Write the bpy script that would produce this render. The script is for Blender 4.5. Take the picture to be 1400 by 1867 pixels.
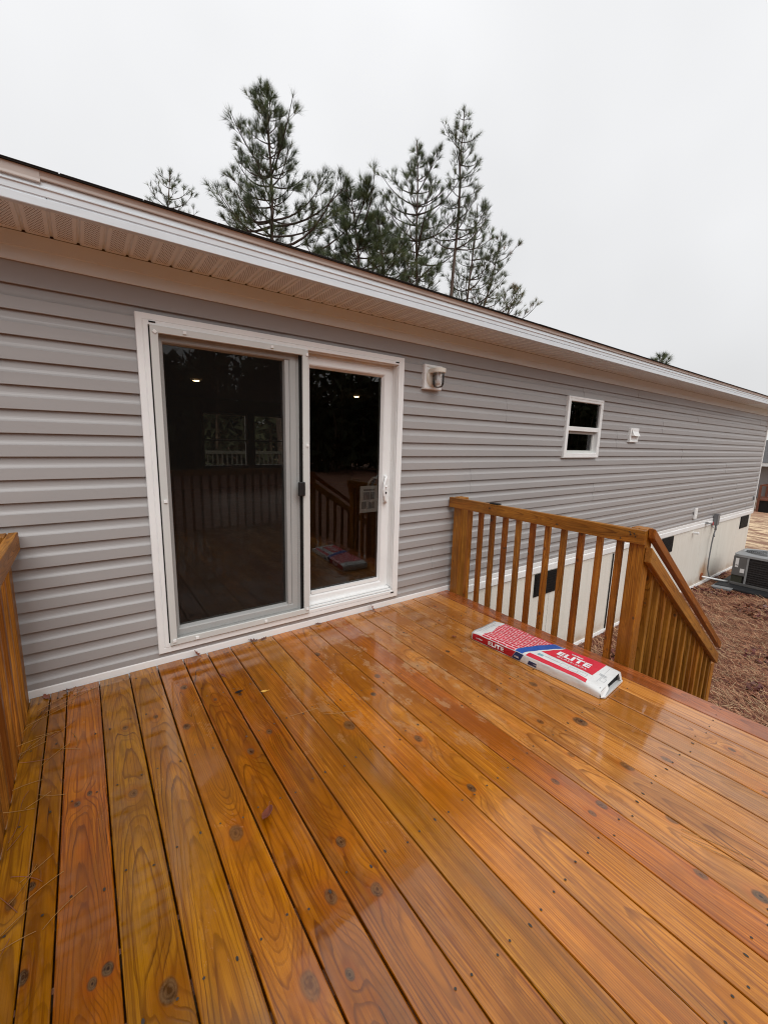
import bpy, bmesh, math, random
import numpy as np
from mathutils import Vector, Matrix, Euler, noise as mnoise

random.seed(7); rng = np.random.default_rng(7)
for o in list(bpy.data.objects): bpy.data.objects.remove(o)
SC = bpy.context.scene; COL = SC.collection
R = math.radians

# ------------------------------------------------------------------ camera, sky, sun, exposure
cam = bpy.data.cameras.new('camera'); cam.sensor_fit = 'VERTICAL'; cam.sensor_height = 36.0
cam.lens = 750.87/1867*36.0; cam.clip_start = .05; cam.clip_end = 3000
camo = bpy.data.objects.new('camera', cam); COL.objects.link(camo)
fw = Vector((0.5813, 0.7956, -0.1707)); rt = Vector((0.8097, -0.5862, 0.0260)); up = rt.cross(fw)
rt = fw.cross(up).normalized(); up = rt.cross(fw).normalized(); fw.normalize()
M = Matrix((rt, up, -fw)).transposed().to_4x4(); M.translation = Vector((0.589, -2.651, 1.3753))
camo.matrix_world = M
SC.camera = camo
SC.render.resolution_x = 767; SC.render.resolution_y = 1024

SUN_EL, SUN_ROT = R(50), R(195)
w = bpy.data.worlds.new('World'); SC.world = w; w.use_nodes = True
nt = w.node_tree; nt.nodes.clear()
def N(t, typ, **kw):
    n = t.nodes.new(typ)
    for k, v in kw.items(): setattr(n, k, v)
    return n
sky = N(nt, 'ShaderNodeTexSky', sky_type='NISHITA'); sky.sun_disc = False
sky.sun_elevation = SUN_EL; sky.sun_rotation = SUN_ROT; sky.air_density = 1; sky.dust_density = 4
b1 = N(nt, 'ShaderNodeBackground'); b1.inputs[1].default_value = 0.05
nt.links.new(sky.outputs[0], b1.inputs[0])
tc = N(nt, 'ShaderNodeTexCoord'); sx = N(nt, 'ShaderNodeSeparateXYZ'); nt.links.new(tc.outputs['Generated'], sx.inputs[0])
rp = N(nt, 'ShaderNodeValToRGB'); e = rp.color_ramp.elements
e[0].position = 0.0; e[0].color = (.715, .718, .725, 1); e[1].position = .9; e[1].color = (.96, .965, .98, 1)
nt.links.new(sx.outputs['Z'], rp.inputs[0])
nz = N(nt, 'ShaderNodeTexNoise'); nz.inputs['Scale'].default_value = 2.2; nz.inputs['Detail'].default_value = 3
nt.links.new(tc.outputs['Generated'], nz.inputs['Vector'])
mr = N(nt, 'ShaderNodeMapRange'); mr.inputs[1].default_value = .3; mr.inputs[2].default_value = .7; mr.inputs[3].default_value = .94; mr.inputs[4].default_value = 1.05
nt.links.new(nz.outputs[0], mr.inputs[0])
mu = N(nt, 'ShaderNodeMix', data_type='RGBA', blend_type='MULTIPLY'); mu.inputs[0].default_value = 1
nt.links.new(rp.outputs[0], mu.inputs[6]); nt.links.new(mr.outputs[0], mu.inputs[7])
b2 = N(nt, 'ShaderNodeBackground'); b2.inputs[1].default_value = 1.0
nt.links.new(mu.outputs[2], b2.inputs[0])
ms = N(nt, 'ShaderNodeMixShader'); ms.inputs[0].default_value = .93
wo = N(nt, 'ShaderNodeOutputWorld')
nt.links.new(b1.outputs[0], ms.inputs[1]); nt.links.new(b2.outputs[0], ms.inputs[2]); nt.links.new(ms.outputs[0], wo.inputs[0])

sl = bpy.data.lights.new('sun', 'SUN'); sl.energy = 1.5; sl.angle = R(45); sl.color = (1, .985, .97)
so = bpy.data.objects.new('sun', sl); COL.objects.link(so)
sd = Vector((math.sin(SUN_ROT)*math.cos(SUN_EL), math.cos(SUN_ROT)*math.cos(SUN_EL), math.sin(SUN_EL)))
so.rotation_euler = sd.to_track_quat('Z', 'Y').to_euler()
so.location = (0, 0, 30)
vs = SC.view_settings; vs.view_transform = 'Standard'; vs.look = 'None'; vs.exposure = 0.14; vs.gamma = 1; vs.use_curve_mapping = False

cy = SC.cycles; cy.use_denoising = True; cy.filter_width = 1.1; cy.sample_clamp_indirect = 2.0
cy.max_bounces = 8; cy.diffuse_bounces = 3; cy.glossy_bounces = 3; cy.transparent_max_bounces = 12; cy.caustics_reflective = False; cy.caustics_refractive = False
cy.use_adaptive_sampling = True; cy.adaptive_threshold = .008
# ------------------------------------------------------------------ materials
def mat(name):
    m = bpy.data.materials.new(name); m.use_nodes = True
    t = m.node_tree; t.nodes.clear()
    out = N(t, 'ShaderNodeOutputMaterial'); p = N(t, 'ShaderNodeBsdfPrincipled')
    t.links.new(p.outputs[0], out.inputs[0])
    return m, t, p, out
def math_(t, op, a, b=None, c=None, clamp=False):
    n = N(t, 'ShaderNodeMath', operation=op); n.use_clamp = clamp
    for i, v in enumerate((a, b, c)):
        if v is None: continue
        if isinstance(v, (int, float)): n.inputs[i].default_value = v
        else: t.links.new(v, n.inputs[i])
    return n.outputs[0]
def mixc(t, f, a, b, blend='MIX'):
    n = N(t, 'ShaderNodeMix', data_type='RGBA', blend_type=blend)
    for i, v in ((0, f), (6, a), (7, b)):
        if isinstance(v, (int, float)): n.inputs[i].default_value = v
        elif isinstance(v, tuple): n.inputs[i].default_value = v if len(v) == 4 else v+(1,)
        else: t.links.new(v, n.inputs[i])
    return n.outputs[2]
def maprange(t, v, a, b, c, d, smooth=False):
    n = N(t, 'ShaderNodeMapRange'); 
    if smooth: n.interpolation_type = 'SMOOTHSTEP'
    t.links.new(v, n.inputs[0])
    for i, x in enumerate((a, b, c, d)): n.inputs[i+1].default_value = x
    return n.outputs[0]
def tnoise(t, vec, scale, detail=2, rough=.5):
    n = N(t, 'ShaderNodeTexNoise'); n.inputs['Scale'].default_value = scale
    n.inputs['Detail'].default_value = detail; n.inputs['Roughness'].default_value = rough
    t.links.new(vec, n.inputs['Vector']); return n.outputs[0]
def vscale(t, vec, s, add=None):
    n = N(t, 'ShaderNodeVectorMath', operation='MULTIPLY'); n.inputs[1].default_value = s
    t.links.new(vec, n.inputs[0]); o = n.outputs[0]
    if add is not None:
        a = N(t, 'ShaderNodeVectorMath', operation='ADD'); t.links.new(o, a.inputs[0]); t.links.new(add, a.inputs[1]); o = a.outputs[0]
    return o
def simple(name, col, rough=.5, spec=.5, var=.06, scale=6, bump=0, bscale=200, metal=0, dirt=None, stretch=(1, 1, 1)):
    m, t, p, out = mat(name)
    g = N(t, 'ShaderNodeTexCoord'); gm = N(t, 'ShaderNodeNewGeometry')
    v = vscale(t, gm.outputs['Position'], stretch)
    n = tnoise(t, v, scale, 4, .6)
    f = maprange(t, n, .3, .7, 1-var, 1+var)
    c = mixc(t, 1.0, tuple(col)+(1,), f, 'MULTIPLY')
    if dirt:
        n2 = tnoise(t, v, dirt[1], 5, .65)
        c = mixc(t, maprange(t, n2, dirt[2], dirt[2]+.2, 0, dirt[3], True), c, tuple(dirt[0])+(1,))
    t.links.new(c, p.inputs['Base Color'])
    rn = maprange(t, n, .3, .7, max(rough-.08, .02), rough+.08); t.links.new(rn, p.inputs['Roughness'])
    p.inputs['Specular IOR Level'].default_value = spec; p.inputs['Metallic'].default_value = metal
    if bump:
        bn = tnoise(t, v, bscale, 3, .6); b = N(t, 'ShaderNodeBump'); b.inputs['Strength'].default_value = bump; b.inputs['Distance'].default_value = .002
        t.links.new(bn, b.inputs['Height']); t.links.new(b.outputs[0], p.inputs['Normal'])
    return m

def wood_material(name, wet):
    m, t, p, out = mat(name)
    g = N(t, 'ShaderNodeTexCoord'); O = g.outputs['Object']
    def attr(n):
        return N(t, 'ShaderNodeAttribute', attribute_type='OBJECT', attribute_name=n)
    sd_ = attr('seed').outputs['Vector']; gr = attr('grain').outputs['Vector']
    s = N(t, 'ShaderNodeSeparateXYZ'); t.links.new(O, s.inputs[0]); X, Y, Z = s.outputs
    q = N(t, 'ShaderNodeSeparateXYZ'); t.links.new(gr, q.inputs[0]); cx, h, tilt = q.outputs
    fr = attr('ringfreq').outputs['Fac']
    def nz(sc, d=2, r=.55): return tnoise(t, vscale(t, O, sc, sd_), 1.0, d, r)
    def cen(v, k): return math_(t, 'MULTIPLY', math_(t, 'SUBTRACT', v, .5), k)
    def add(*v):
        o = v[0]
        for w_ in v[1:]: o = math_(t, 'ADD', o, w_)
        return o
    def mul(a_, b_): return math_(t, 'MULTIPLY', a_, b_)
    base = N(t, 'ShaderNodeObjectInfo').outputs['Color']
    def tone(f): return mixc(t, 1.0, base, tuple(f)+(1,), 'MULTIPLY')
    na = nz((.3, .8, .3), 1); nb = nz((4, 1.2, 4), 2); nc = nz((22, 4.5, 22), 2); nd = nz((90, 9, 90), 2)
    dx = add(math_(t, 'SUBTRACT', X, cx), cen(na, .07))
    dz = add(Z, h, mul(Y, tilt), cen(nb, .026))
    rad = math_(t, 'SQRT', add(mul(dx, dx), mul(dz, dz)))
    rad = add(rad, cen(nc, .0055), cen(nd, .0018))
    core = halo = None; kdark = None
    warp = cen(nc, 1.1)
    for i in range(4):
        k = attr('knot%d' % (i+1)).outputs['Vector']
        ks = N(t, 'ShaderNodeSeparateXYZ'); t.links.new(k, ks.inputs[0]); kx, ky, kk = ks.outputs
        rr = math_(t, 'MAXIMUM', kk, .0005)
        ax = math_(t, 'DIVIDE', math_(t, 'SUBTRACT', X, kx), rr); ay = math_(t, 'DIVIDE', math_(t, 'SUBTRACT', Y, ky), rr)
        ax = add(ax, warp); ay7 = mul(ay, .70)
        u = math_(t, 'SQRT', add(mul(ax, ax), mul(ay7, ay7)))
        ay2 = mul(ay, .36)
        d2 = add(mul(ax, ax), mul(ay2, ay2))
        inf = math_(t, 'EXPONENT', mul(d2, -.22))
        rad = add(rad, mul(mul(inf, rr), 1.25))
        c_ = maprange(t, u, .70, 1.15, 1, 0, True)
        h_ = maprange(t, u, .8, 3.0, 1, 0, True)
        rg = maprange(t, math_(t, 'SINE', mul(u, 15.0)), -.2, 1.0, 0, .55)
        kd = mul(add(mul(maprange(t, u, .62, .92, 0, 1, True), .55), maprange(t, u, .05, .45, 1, 0, True), rg), c_)
        core = c_ if core is None else math_(t, 'MAXIMUM', core, c_)
        halo = h_ if halo is None else math_(t, 'MAXIMUM', halo, h_)
        kdark = kd if kdark is None else math_(t, 'MAXIMUM', kdark, kd)
    rf_ = mul(rad, fr); ph = math_(t, 'FRACT', rf_); idx = math_(t, 'FLOOR', rf_)
    wn = N(t, 'ShaderNodeTexWhiteNoise', noise_dimensions='1D'); t.links.new(idx, wn.inputs['W'])
    late = mul(maprange(t, ph, .55, .86, 0, 1, True), maprange(t, ph, .90, .97, 1, 0, True))
    lamt = mul(maprange(t, wn.outputs['Value'], 0, 1, .45, 1.1), maprange(t, nz((10, 1.6, 10), 3, .6), .3, .68, .30, 1.05))
    lateA = math_(t, 'MINIMUM', mul(late, lamt), 1.0)
    fine = nz((420, 6, 420), 2); fine2 = nz((130, 2.2, 130), 3, .6); fine3 = nz((38, 1.3, 38), 3, .6)
    blot = nz((5, 1.3, 5), 3, .6); blot2 = nz((14, 1.8, 14), 4, .65); blot3 = nz((30, 9, 30), 3, .65)
    band = N(t, 'ShaderNodeTexNoise', noise_dimensions='1D'); band.inputs['Scale'].default_value = 75; band.inputs['Detail'].default_value = 2; t.links.new(rad, band.inputs['W'])
    c = mixc(t, maprange(t, band.outputs[0], .35, .65, 0, 1), tone((1.28, 1.30, 1.2)), tone((.92, .84, .7)))
    c = mixc(t, maprange(t, blot, .50, .72, 0, .55, True), c, tone((1.0, .66, .40)))          # red heartwood
    c = mixc(t, maprange(t, blot2, .50, .70, 0, .75, True), c, tone((.55, .58, .55)))         # grey-olive treatment blotches
    c = mixc(t, maprange(t, fine3, .48, .70, 0, .70, True), c, tone((.52, .38, .24)))
    c = mixc(t, mul(lateA, .92), c, tone((.17, .10, .05)))
    c = mixc(t, maprange(t, fine, .40, .72, 0, .45), c, tone((.58, .44, .30)))
    c = mixc(t, maprange(t, fine2, .50, .70, 0, .80, True), c, tone((.42, .28, .16)))
    c = mixc(t, maprange(t, blot3, .60, .74, 0, .65, True), c, tone((.45, .36, .28)))         # dirt specks
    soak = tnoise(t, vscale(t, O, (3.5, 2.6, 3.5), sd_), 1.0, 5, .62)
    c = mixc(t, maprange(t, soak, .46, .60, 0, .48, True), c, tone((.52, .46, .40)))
    crack = mul(maprange(t, nz((75, 2.2, 75), 2, .5), .735, .765, 0, 1, True), maprange(t, blot, .4, .6, 0, 1))
    c = mixc(t, mul(crack, .85), c, (.022, .010, .004, 1))
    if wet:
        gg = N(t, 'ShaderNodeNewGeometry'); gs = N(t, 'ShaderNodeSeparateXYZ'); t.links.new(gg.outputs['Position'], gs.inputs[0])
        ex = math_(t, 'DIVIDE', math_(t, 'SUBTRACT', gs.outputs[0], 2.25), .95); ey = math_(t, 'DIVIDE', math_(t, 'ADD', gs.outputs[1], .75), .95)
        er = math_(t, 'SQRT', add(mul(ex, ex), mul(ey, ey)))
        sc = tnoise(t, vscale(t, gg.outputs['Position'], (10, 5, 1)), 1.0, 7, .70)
        dark_reflection = mul(maprange(t, er, .5, 1.35, 1, 0, True), maprange(t, tnoise(t, vscale(t, gg.outputs['Position'], (3.2, 1.6, 1), sd_), 1.0, 5, .65), .38, .60, .25, 1, True))  # darker blotches by the door, painting the house's dark reflection into the wet boards
        c = mixc(t, mul(dark_reflection, .75), c, tone((.50, .37, .26)))
        pale_patch = mul(maprange(t, er, .35, 1.2, 1, .12, True), maprange(t, add(sc, cen(fine, .10)), .52, .64, 0, 1, True))  # paler, rougher patches from noise, strongest in the area by the door
        c = mixc(t, mul(pale_patch, .60), c, (.46, .27, .13, 1))
    c = mixc(t, mul(halo, .42), c, tone((.78, .50, .28)))
    kn = nz((55, 40, 55), 3, .6)
    kc = mixc(t, math_(t, 'MINIMUM', add(mul(kdark, .75), maprange(t, kn, .45, .68, 0, .8)), 1.0), mixc(t, maprange(t, blot2, .35, .65, 0, 1), (.17, .078, .022, 1), (.11, .075, .040, 1)), (.016, .009, .005, 1))
    c = mixc(t, mul(core, maprange(t, nz((7, 3, 7), 1), .3, .7, .60, .95)), c, kc)
    t.links.new(c, p.inputs['Base Color'])
    geo = N(t, 'ShaderNodeNewGeometry')
    pud = tnoise(t, vscale(t, geo.outputs['Position'], (3.2, 1.8, 1)), 1.0, 5, .65)
    if wet:
        puddle = maprange(t, pud, .48, .60, 0, 1, True)
        ro = math_(t, 'SUBTRACT', .21, mul(puddle, .12))
        ro = add(ro, mul(lateA, -.04), mul(pale_patch, .22))
    else:
        ro = maprange(t, pud, .35, .65, .30, .5)
    rnd_ = N(t, 'ShaderNodeObjectInfo').outputs['Random']
    ro = add(ro, cen(rnd_, .10), maprange(t, soak, .44, .60, .05, -.03))
    t.links.new(ro, p.inputs['Roughness'])
    p.inputs['Specular IOR Level'].default_value = .45 if wet else .35
    if wet:
        t.links.new(mul(maprange(t, pud, .44, .58, .45, 1.0, True), math_(t, 'SUBTRACT', 1.0, mul(pale_patch, .8))), p.inputs['Coat Weight'])
        t.links.new(maprange(t, pud, .45, .62, .14, .03, True), p.inputs['Coat Roughness']); p.inputs['Coat IOR'].default_value = 1.42
    hgt = add(mul(lateA, .6), mul(fine, .4), mul(fine2, .4), mul(core, -.3), mul(crack, -1.2))
    b = N(t, 'ShaderNodeBump'); b.inputs['Distance'].default_value = .0012
    b.inputs['Strength'].default_value = .20 if wet else .4
    t.links.new(hgt, b.inputs['Height']); t.links.new(b.outputs[0], p.inputs['Normal'])
    return m

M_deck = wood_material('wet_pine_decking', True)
M_lum = wood_material('treated_pine_lumber', False)
M_white = simple('white_vinyl', (.85, .855, .845), .38, .5, .03, 3, dirt=((.62, .56, .49), 5, .64, .12))
M_screenframe = simple('painted_aluminium', (.62, .625, .60), .4, .5, .03, 4)
M_grayframe = simple('grey_stile', (.66, .66, .64), .45, .5, .03, 4)
M_siding = simple('grey_vinyl_siding', (.366, .352, .345), .42, .5, .05, 1.3, bump=.12, bscale=90, stretch=(.3, 1, 3), dirt=((.27, .245, .235), 1.1, .55, .35))
M_soffit_plain = simple('almond_trim', (.78, .86, .89), .5, .4, .04, 2)
M_fascia = simple('white_aluminium_fascia', (.68, .73, .765), .35, .5, .05, 9, stretch=(.5, 1, 4), dirt=((.55, .54, .53), 14, .58, .35))
M_drip = simple('brown_drip_edge', (.50, .42, .37), .45, .5, .06, 4)
M_dripend = simple('pale_drip_edge', (.60, .55, .51), .45, .5, .06, 4)
M_shingle = simple('dark_shingle', (.030, .028, .027), .9, .2, .3, 120, bump=.6, bscale=400)
M_black = simple('black_plastic', (.010, .010, .011), .45, .5, .1, 20)
M_vent = simple('dark_vent_louvre', (.006, .006, .006), .6, .3, .1, 20)
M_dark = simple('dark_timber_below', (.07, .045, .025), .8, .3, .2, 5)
M_sheath = simple('wall_sheathing', (.25, .2, .15), .8, .3, .1, 4)
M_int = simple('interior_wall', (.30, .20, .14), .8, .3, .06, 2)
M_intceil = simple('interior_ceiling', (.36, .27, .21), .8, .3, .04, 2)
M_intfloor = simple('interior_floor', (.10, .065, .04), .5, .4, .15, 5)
M_ivory = simple('ivory_plastic', (.70, .66, .58), .35, .5, .04, 10)
M_grey = simple('grey_pvc', (.17, .175, .18), .45, .5, .05, 10)
M_ac = simple('grey_cabinet_paint', (.13, .127, .125), .45, .5, .08, 7)
M_aclid = simple('pale_grey_metal', (.30, .31, .315), .4, .5, .08, 9)
M_coil = simple('dark_coil_louvre', (.032, .027, .026), .5, .4, .2, 30)
M_pad = simple('black_equipment_pad', (.016, .017, .019), .6, .4, .25, 10)
M_red = simple('red_print', (.62, .022, .045), .38, .5, .06, 14, bump=.2, bscale=40)
M_redside = simple('dark_red_print', (.42, .010, .020), .38, .5, .06, 14)
M_blue = simple('blue_print', (.018, .085, .36), .38, .5, .06, 14)
M_navy = simple('navy_print', (.012, .028, .10), .38, .5, .06, 14)
M_print = simple('white_print', (.80, .80, .80), .4, .5, .03, 14)
M_greyprint = simple('grey_print', (.30, .32, .34), .4, .5, .1, 60)
M_teal = simple('teal_print', (.22, .42, .46), .4, .5, .1, 60)
M_wrap = simple('white_plastic_wrapper', (.70, .71, .70), .30, .5, .05, 8, bump=.8, bscale=26, dirt=((.42, .42, .41), 9, .60, .5))
M_asphalt = simple('black_asphalt_shingles', (.012, .012, .013), .85, .3, .2, 200)
M_leaf = simple('wet_brown_leaf', (.11, .030, .014), .35, .5, .25, 60)
M_leaf2 = simple('russet_leaf', (.20, .055, .030), .4, .5, .25, 60)
M_leafy = simple('yellow_leaf', (.75, .42, .07), .3, .5, .1, 60)
M_needle_dead = simple('tan_pine_needle', (.33, .165, .045), .6, .3, .25, 30)
M_straw_a = simple('straw_tan', (.44, .225, .130), .7, .3, .3, 12)
M_straw_b = simple('straw_rust', (.25, .095, .050), .7, .3, .3, 12)
M_straw_c = simple('straw_pale', (.52, .36, .21), .7, .3, .3, 12)
M_straw_d = simple('leaf_litter_red', (.11, .024, .020), .6, .4, .3, 12)
M_bark = simple('pine_bark', (.105, .075, .060), .9, .2, .35, 9, bump=.6, bscale=20, stretch=(1, 1, .3))
M_twig = simple('pine_twig', (.065, .047, .038), .9, .2, .2, 9)
M_needles = simple('pine_needles', (.066, .092, .040), .55, .4, .35, 1.2)
M_needles2 = simple('young_pine_needles', (.120, .145, .052), .55, .4, .3, 1.2)
M_needles3 = simple('bluish_pine_needles', (.074, .098, .054), .55, .4, .3, 1.2)
M_rust = simple('autumn_foliage', (.22, .12, .05), .6, .3, .3, 3)
M_forest = simple('forest_mass', (.062, .066, .036), .9, .1, .5, .5)
M_forestbark = simple('forest_bark', (.16, .115, .08), .9, .1, .4, 2)
M_chrome = simple('screw_steel', (.035, .028, .022), .5, .5, .3, 40)
M_faucet = simple('red_valve', (.35, .04, .05), .4, .5, .1, 40)
M_farside = simple('far_grey_siding', (.20, .19, .19), .6, .3, .06, 2)
M_farroof = simple('far_roof_shingles', (.10, .098, .10), .9, .2, .2, 6)
M_endgrain = simple('wet_end_grain', (.42, .16, .075), .5, .4, .2, 60)

def soffit_material():
    m, t, p, out = mat('perforated_soffit')
    g = N(t, 'ShaderNodeTexCoord'); s = N(t, 'ShaderNodeSeparateXYZ'); t.links.new(g.outputs['Object'], s.inputs[0])
    X, Y, Z = s.outputs
    def cell(v, p_, off=0):
        return math_(t, 'SUBTRACT', math_(t, 'FRACT', math_(t, 'ADD', math_(t, 'DIVIDE', v, p_), off)), .5)
    row = math_(t, 'FLOOR', math_(t, 'DIVIDE', Y, .0125))
    odd = math_(t, 'MULTIPLY', math_(t, 'FRACT', math_(t, 'MULTIPLY', row, .5)), 1.0)
    fx = math_(t, 'SUBTRACT', math_(t, 'FRACT', math_(t, 'ADD', math_(t, 'DIVIDE', X, .0115), odd)), .5)
    fy = cell(Y, .0125)
    d = math_(t, 'SQRT', math_(t, 'ADD', math_(t, 'MULTIPLY', fx, fx), math_(t, 'MULTIPLY', fy, fy)))
    hole = maprange(t, d, .22, .32, 1, 0, True)
    ax = math_(t, 'ABSOLUTE', X); inside = math_(t, 'LESS_THAN', ax, .0285)
    iy = math_(t, 'LESS_THAN', math_(t, 'ABSOLUTE', Y), .142)
    f = math_(t, 'MULTIPLY', math_(t, 'MULTIPLY', hole, inside), iy)
    c = mixc(t, f, (.83, .85, .84, 1), (.14, .10, .07, 1))
    t.links.new(c, p.inputs['Base Color']); p.inputs['Roughness'].default_value = .5
    return m
M_soffit = soffit_material()

def glass_material(name, tint, rough=0.0):
    m, t, p, out = mat(name); t.nodes.remove(p)
    tr = N(t, 'ShaderNodeBsdfTransparent'); tr.inputs[0].default_value = tint+(1,)
    gl = N(t, 'ShaderNodeBsdfGlossy'); gl.inputs['Roughness'].default_value = rough
    gm = N(t, 'ShaderNodeNewGeometry')
    bn = tnoise(t, gm.outputs['Position'], 2.5, 1); b = N(t, 'ShaderNodeBump'); b.inputs['Strength'].default_value = .02; b.inputs['Distance'].default_value = .02
    t.links.new(bn, b.inputs['Height']); t.links.new(b.outputs[0], gl.inputs['Normal'])
    fr = N(t, 'ShaderNodeFresnel'); fr.inputs[0].default_value = 1.5
    f2 = math_(t, 'MULTIPLY', fr.outputs[0], 1.15, clamp=True)
    mx = N(t, 'ShaderNodeMixShader'); t.links.new(f2, mx.inputs[0]); t.links.new(tr.outputs[0], mx.inputs[1]); t.links.new(gl.outputs[0], mx.inputs[2])
    t.links.new(mx.outputs[0], out.inputs[0]); return m
M_glass = glass_material('window_glass', (.76, .76, .74))
M_lens = glass_material('clear_lens', (.995, .995, .99), .10)
def screen_material():
    m, t, p, out = mat('insect_screen')
    p.inputs['Base Color'].default_value = (.022, .019, .017, 1); p.inputs['Roughness'].default_value = .7; p.inputs['Specular IOR Level'].default_value = .05
    tr = N(t, 'ShaderNodeBsdfTransparent'); mx = N(t, 'ShaderNodeMixShader')
    g = N(t, 'ShaderNodeNewGeometry')
    n = tnoise(t, vscale(t, g.outputs['Position'], (1, 1, 1)), 140, 2)
    t.links.new(maprange(t, n, .3, .7, .20, .28), mx.inputs[0])
    t.links.new(tr.outputs[0], mx.inputs[1]); t.links.new(p.outputs[0], mx.inputs[2]); t.links.new(mx.outputs[0], out.inputs[0])
    return m
M_screen = screen_material()
def emit(name, col, s):
    m, t, p, out = mat(name)
    p.inputs['Emission Color'].default_value = col+(1,); p.inputs['Emission Strength'].default_value = s
    g = N(t, 'ShaderNodeNewGeometry'); n = tnoise(t, g.outputs['Position'], 30, 1)
    t.links.new(maprange(t, n, .3, .7, .7, .8), p.inputs['Base Color'])
    return m
M_lamp = emit('lit_lamp_disc', (1, .72, .36), 16)

def brick_print():
    m, t, p, out = mat('red_brick_print')
    g = N(t, 'ShaderNodeTexCoord')
    b = N(t, 'ShaderNodeTexBrick'); b.offset = .5
    mp = N(t, 'ShaderNodeMapping'); t.links.new(g.outputs['Object'], mp.inputs[0])
    t.links.new(mp.outputs[0], b.inputs['Vector'])
    b.inputs['Scale'].default_value = 1; b.inputs['Mortar Size'].default_value = .0030; b.inputs['Mortar Smooth'].default_value = .1
    b.inputs['Brick Width'].default_value = .064; b.inputs['Row Height'].default_value = .0215; b.inputs['Bias'].default_value = 0
    b.inputs['Color1'].default_value = (.66, .025, .055, 1); b.inputs['Color2'].default_value = (.52, .018, .04, 1); b.inputs['Mortar'].default_value = (.80, .55, .55, 1)
    n = tnoise(t, g.outputs['Object'], 60, 2)
    c = mixc(t, maprange(t, n, .45, .7, 0, .25), b.outputs[0], (.30, .02, .05, 1))
    t.links.new(c, p.inputs['Base Color']); p.inputs['Roughness'].default_value = .4
    return m
M_brick = brick_print()

def skirting_material():
    m, t, p, out = mat('beige_skirting')
    g = N(t, 'ShaderNodeNewGeometry'); P = g.outputs['Position']
    s = N(t, 'ShaderNodeSeparateXYZ'); t.links.new(P, s.inputs[0]); X, Y, Z = s.outputs
    n = tnoise(t, vscale(t, P, (2, 1, .7)), 2.5, 5, .6)
    c = mixc(t, maprange(t, n, .4, .75, 0, .4), (.80, .775, .70, 1), (.68, .645, .56, 1))
    gr = tnoise(t, vscale(t, P, (40, 1, 2)), 1, 3)
    c = mixc(t, maprange(t, gr, .45, .75, 0, .18), c, (.52, .49, .41, 1))
    # clay splash along the foot, rust stain round the drain pipe
    ft = math_(t, 'MULTIPLY', maprange(t, Z, -1.30, -1.02, .8, 0, True), maprange(t, tnoise(t, vscale(t, P, (3, 1, 5)), 1, 4), .35, .65, .2, 1))
    c = mixc(t, ft, c, (.36, .22, .12, 1))
    nn = tnoise(t, vscale(t, P, (4, 1, 3)), 1, 4)
    dx = math_(t, 'DIVIDE', math_(t, 'SUBTRACT', X, 10.55), .34); dz = math_(t, 'DIVIDE', math_(t, 'ADD', Z, 1.05), .34)
    d = math_(t, 'SQRT', math_(t, 'ADD', math_(t, 'MULTIPLY', dx, dx), math_(t, 'MULTIPLY', dz, dz)))
    d = math_(t, 'ADD', d, math_(t, 'MULTIPLY', math_(t, 'SUBTRACT', nn, .5), .9))
    c = mixc(t, maprange(t, d, .1, 1.05, .75, 0, True), c, (.45, .21, .06, 1))
    t.links.new(c, p.inputs['Base Color']); p.inputs['Roughness'].default_value = .5
    return m
M_skirt = skirting_material()

def ground_material():
    m, t, p, out = mat('pine_straw_ground')
    g = N(t, 'ShaderNodeNewGeometry'); P = g.outputs['Position']
    s = N(t, 'ShaderNodeSeparateXYZ'); t.links.new(P, s.inputs[0]); X, Y, Z = s.outputs
    a = tnoise(t, P, 1.2, 6, .7); b = tnoise(t, P, 14, 4, .7); c3 = tnoise(t, vscale(t, P, (60, 25, 10)), 1, 3, .7)
    c = mixc(t, maprange(t, a, .4, .62, 0, 1, True), (.225, .080, .048, 1), (.30, .140, .080, 1))
    c = mixc(t, maprange(t, b, .5, .7, 0, .8, True), c, (.10, .035, .024, 1))
    c = mixc(t, maprange(t, c3, .5, .7, 0, .6, True), c, (.40, .25, .14, 1))
    # cleared sandy ground with streaks of straw beyond the end of the house
    st = tnoise(t, vscale(t, P, (2.0, .75, 1)), 1.7, 7, .72)
    pale = mixc(t, maprange(t, st, .44, .56, 0, 1, True), (.70, .52, .33, 1), (.26, .135, .08, 1))
    zone = maprange(t, math_(t, 'ADD', X, math_(t, 'MULTIPLY', math_(t, 'SUBTRACT', a, .5), 3.0)), 13.2, 15.2, 0, 1, True)
    zone = math_(t, 'MULTIPLY', zone, maprange(t, Y, -13, -7, 0, 1, True))
    c = mixc(t, zone, c, pale)
    far = maprange(t, X, 30, 36, 0, .7, True)
    c = mixc(t, far, c, (.30, .15, .09, 1))
    t.links.new(c, p.inputs['Base Color']); p.inputs['Roughness'].default_value = .75; p.inputs['Specular IOR Level'].default_value = .35
    bh = math_(t, 'ADD', b, c3); bp = N(t, 'ShaderNodeBump'); bp.inputs['Strength'].default_value = .9; bp.inputs['Distance'].default_value = .02
    t.links.new(bh, bp.inputs['Height']); t.links.new(bp.outputs[0], p.inputs['Normal'])
    return m
M_ground = ground_material()

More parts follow.
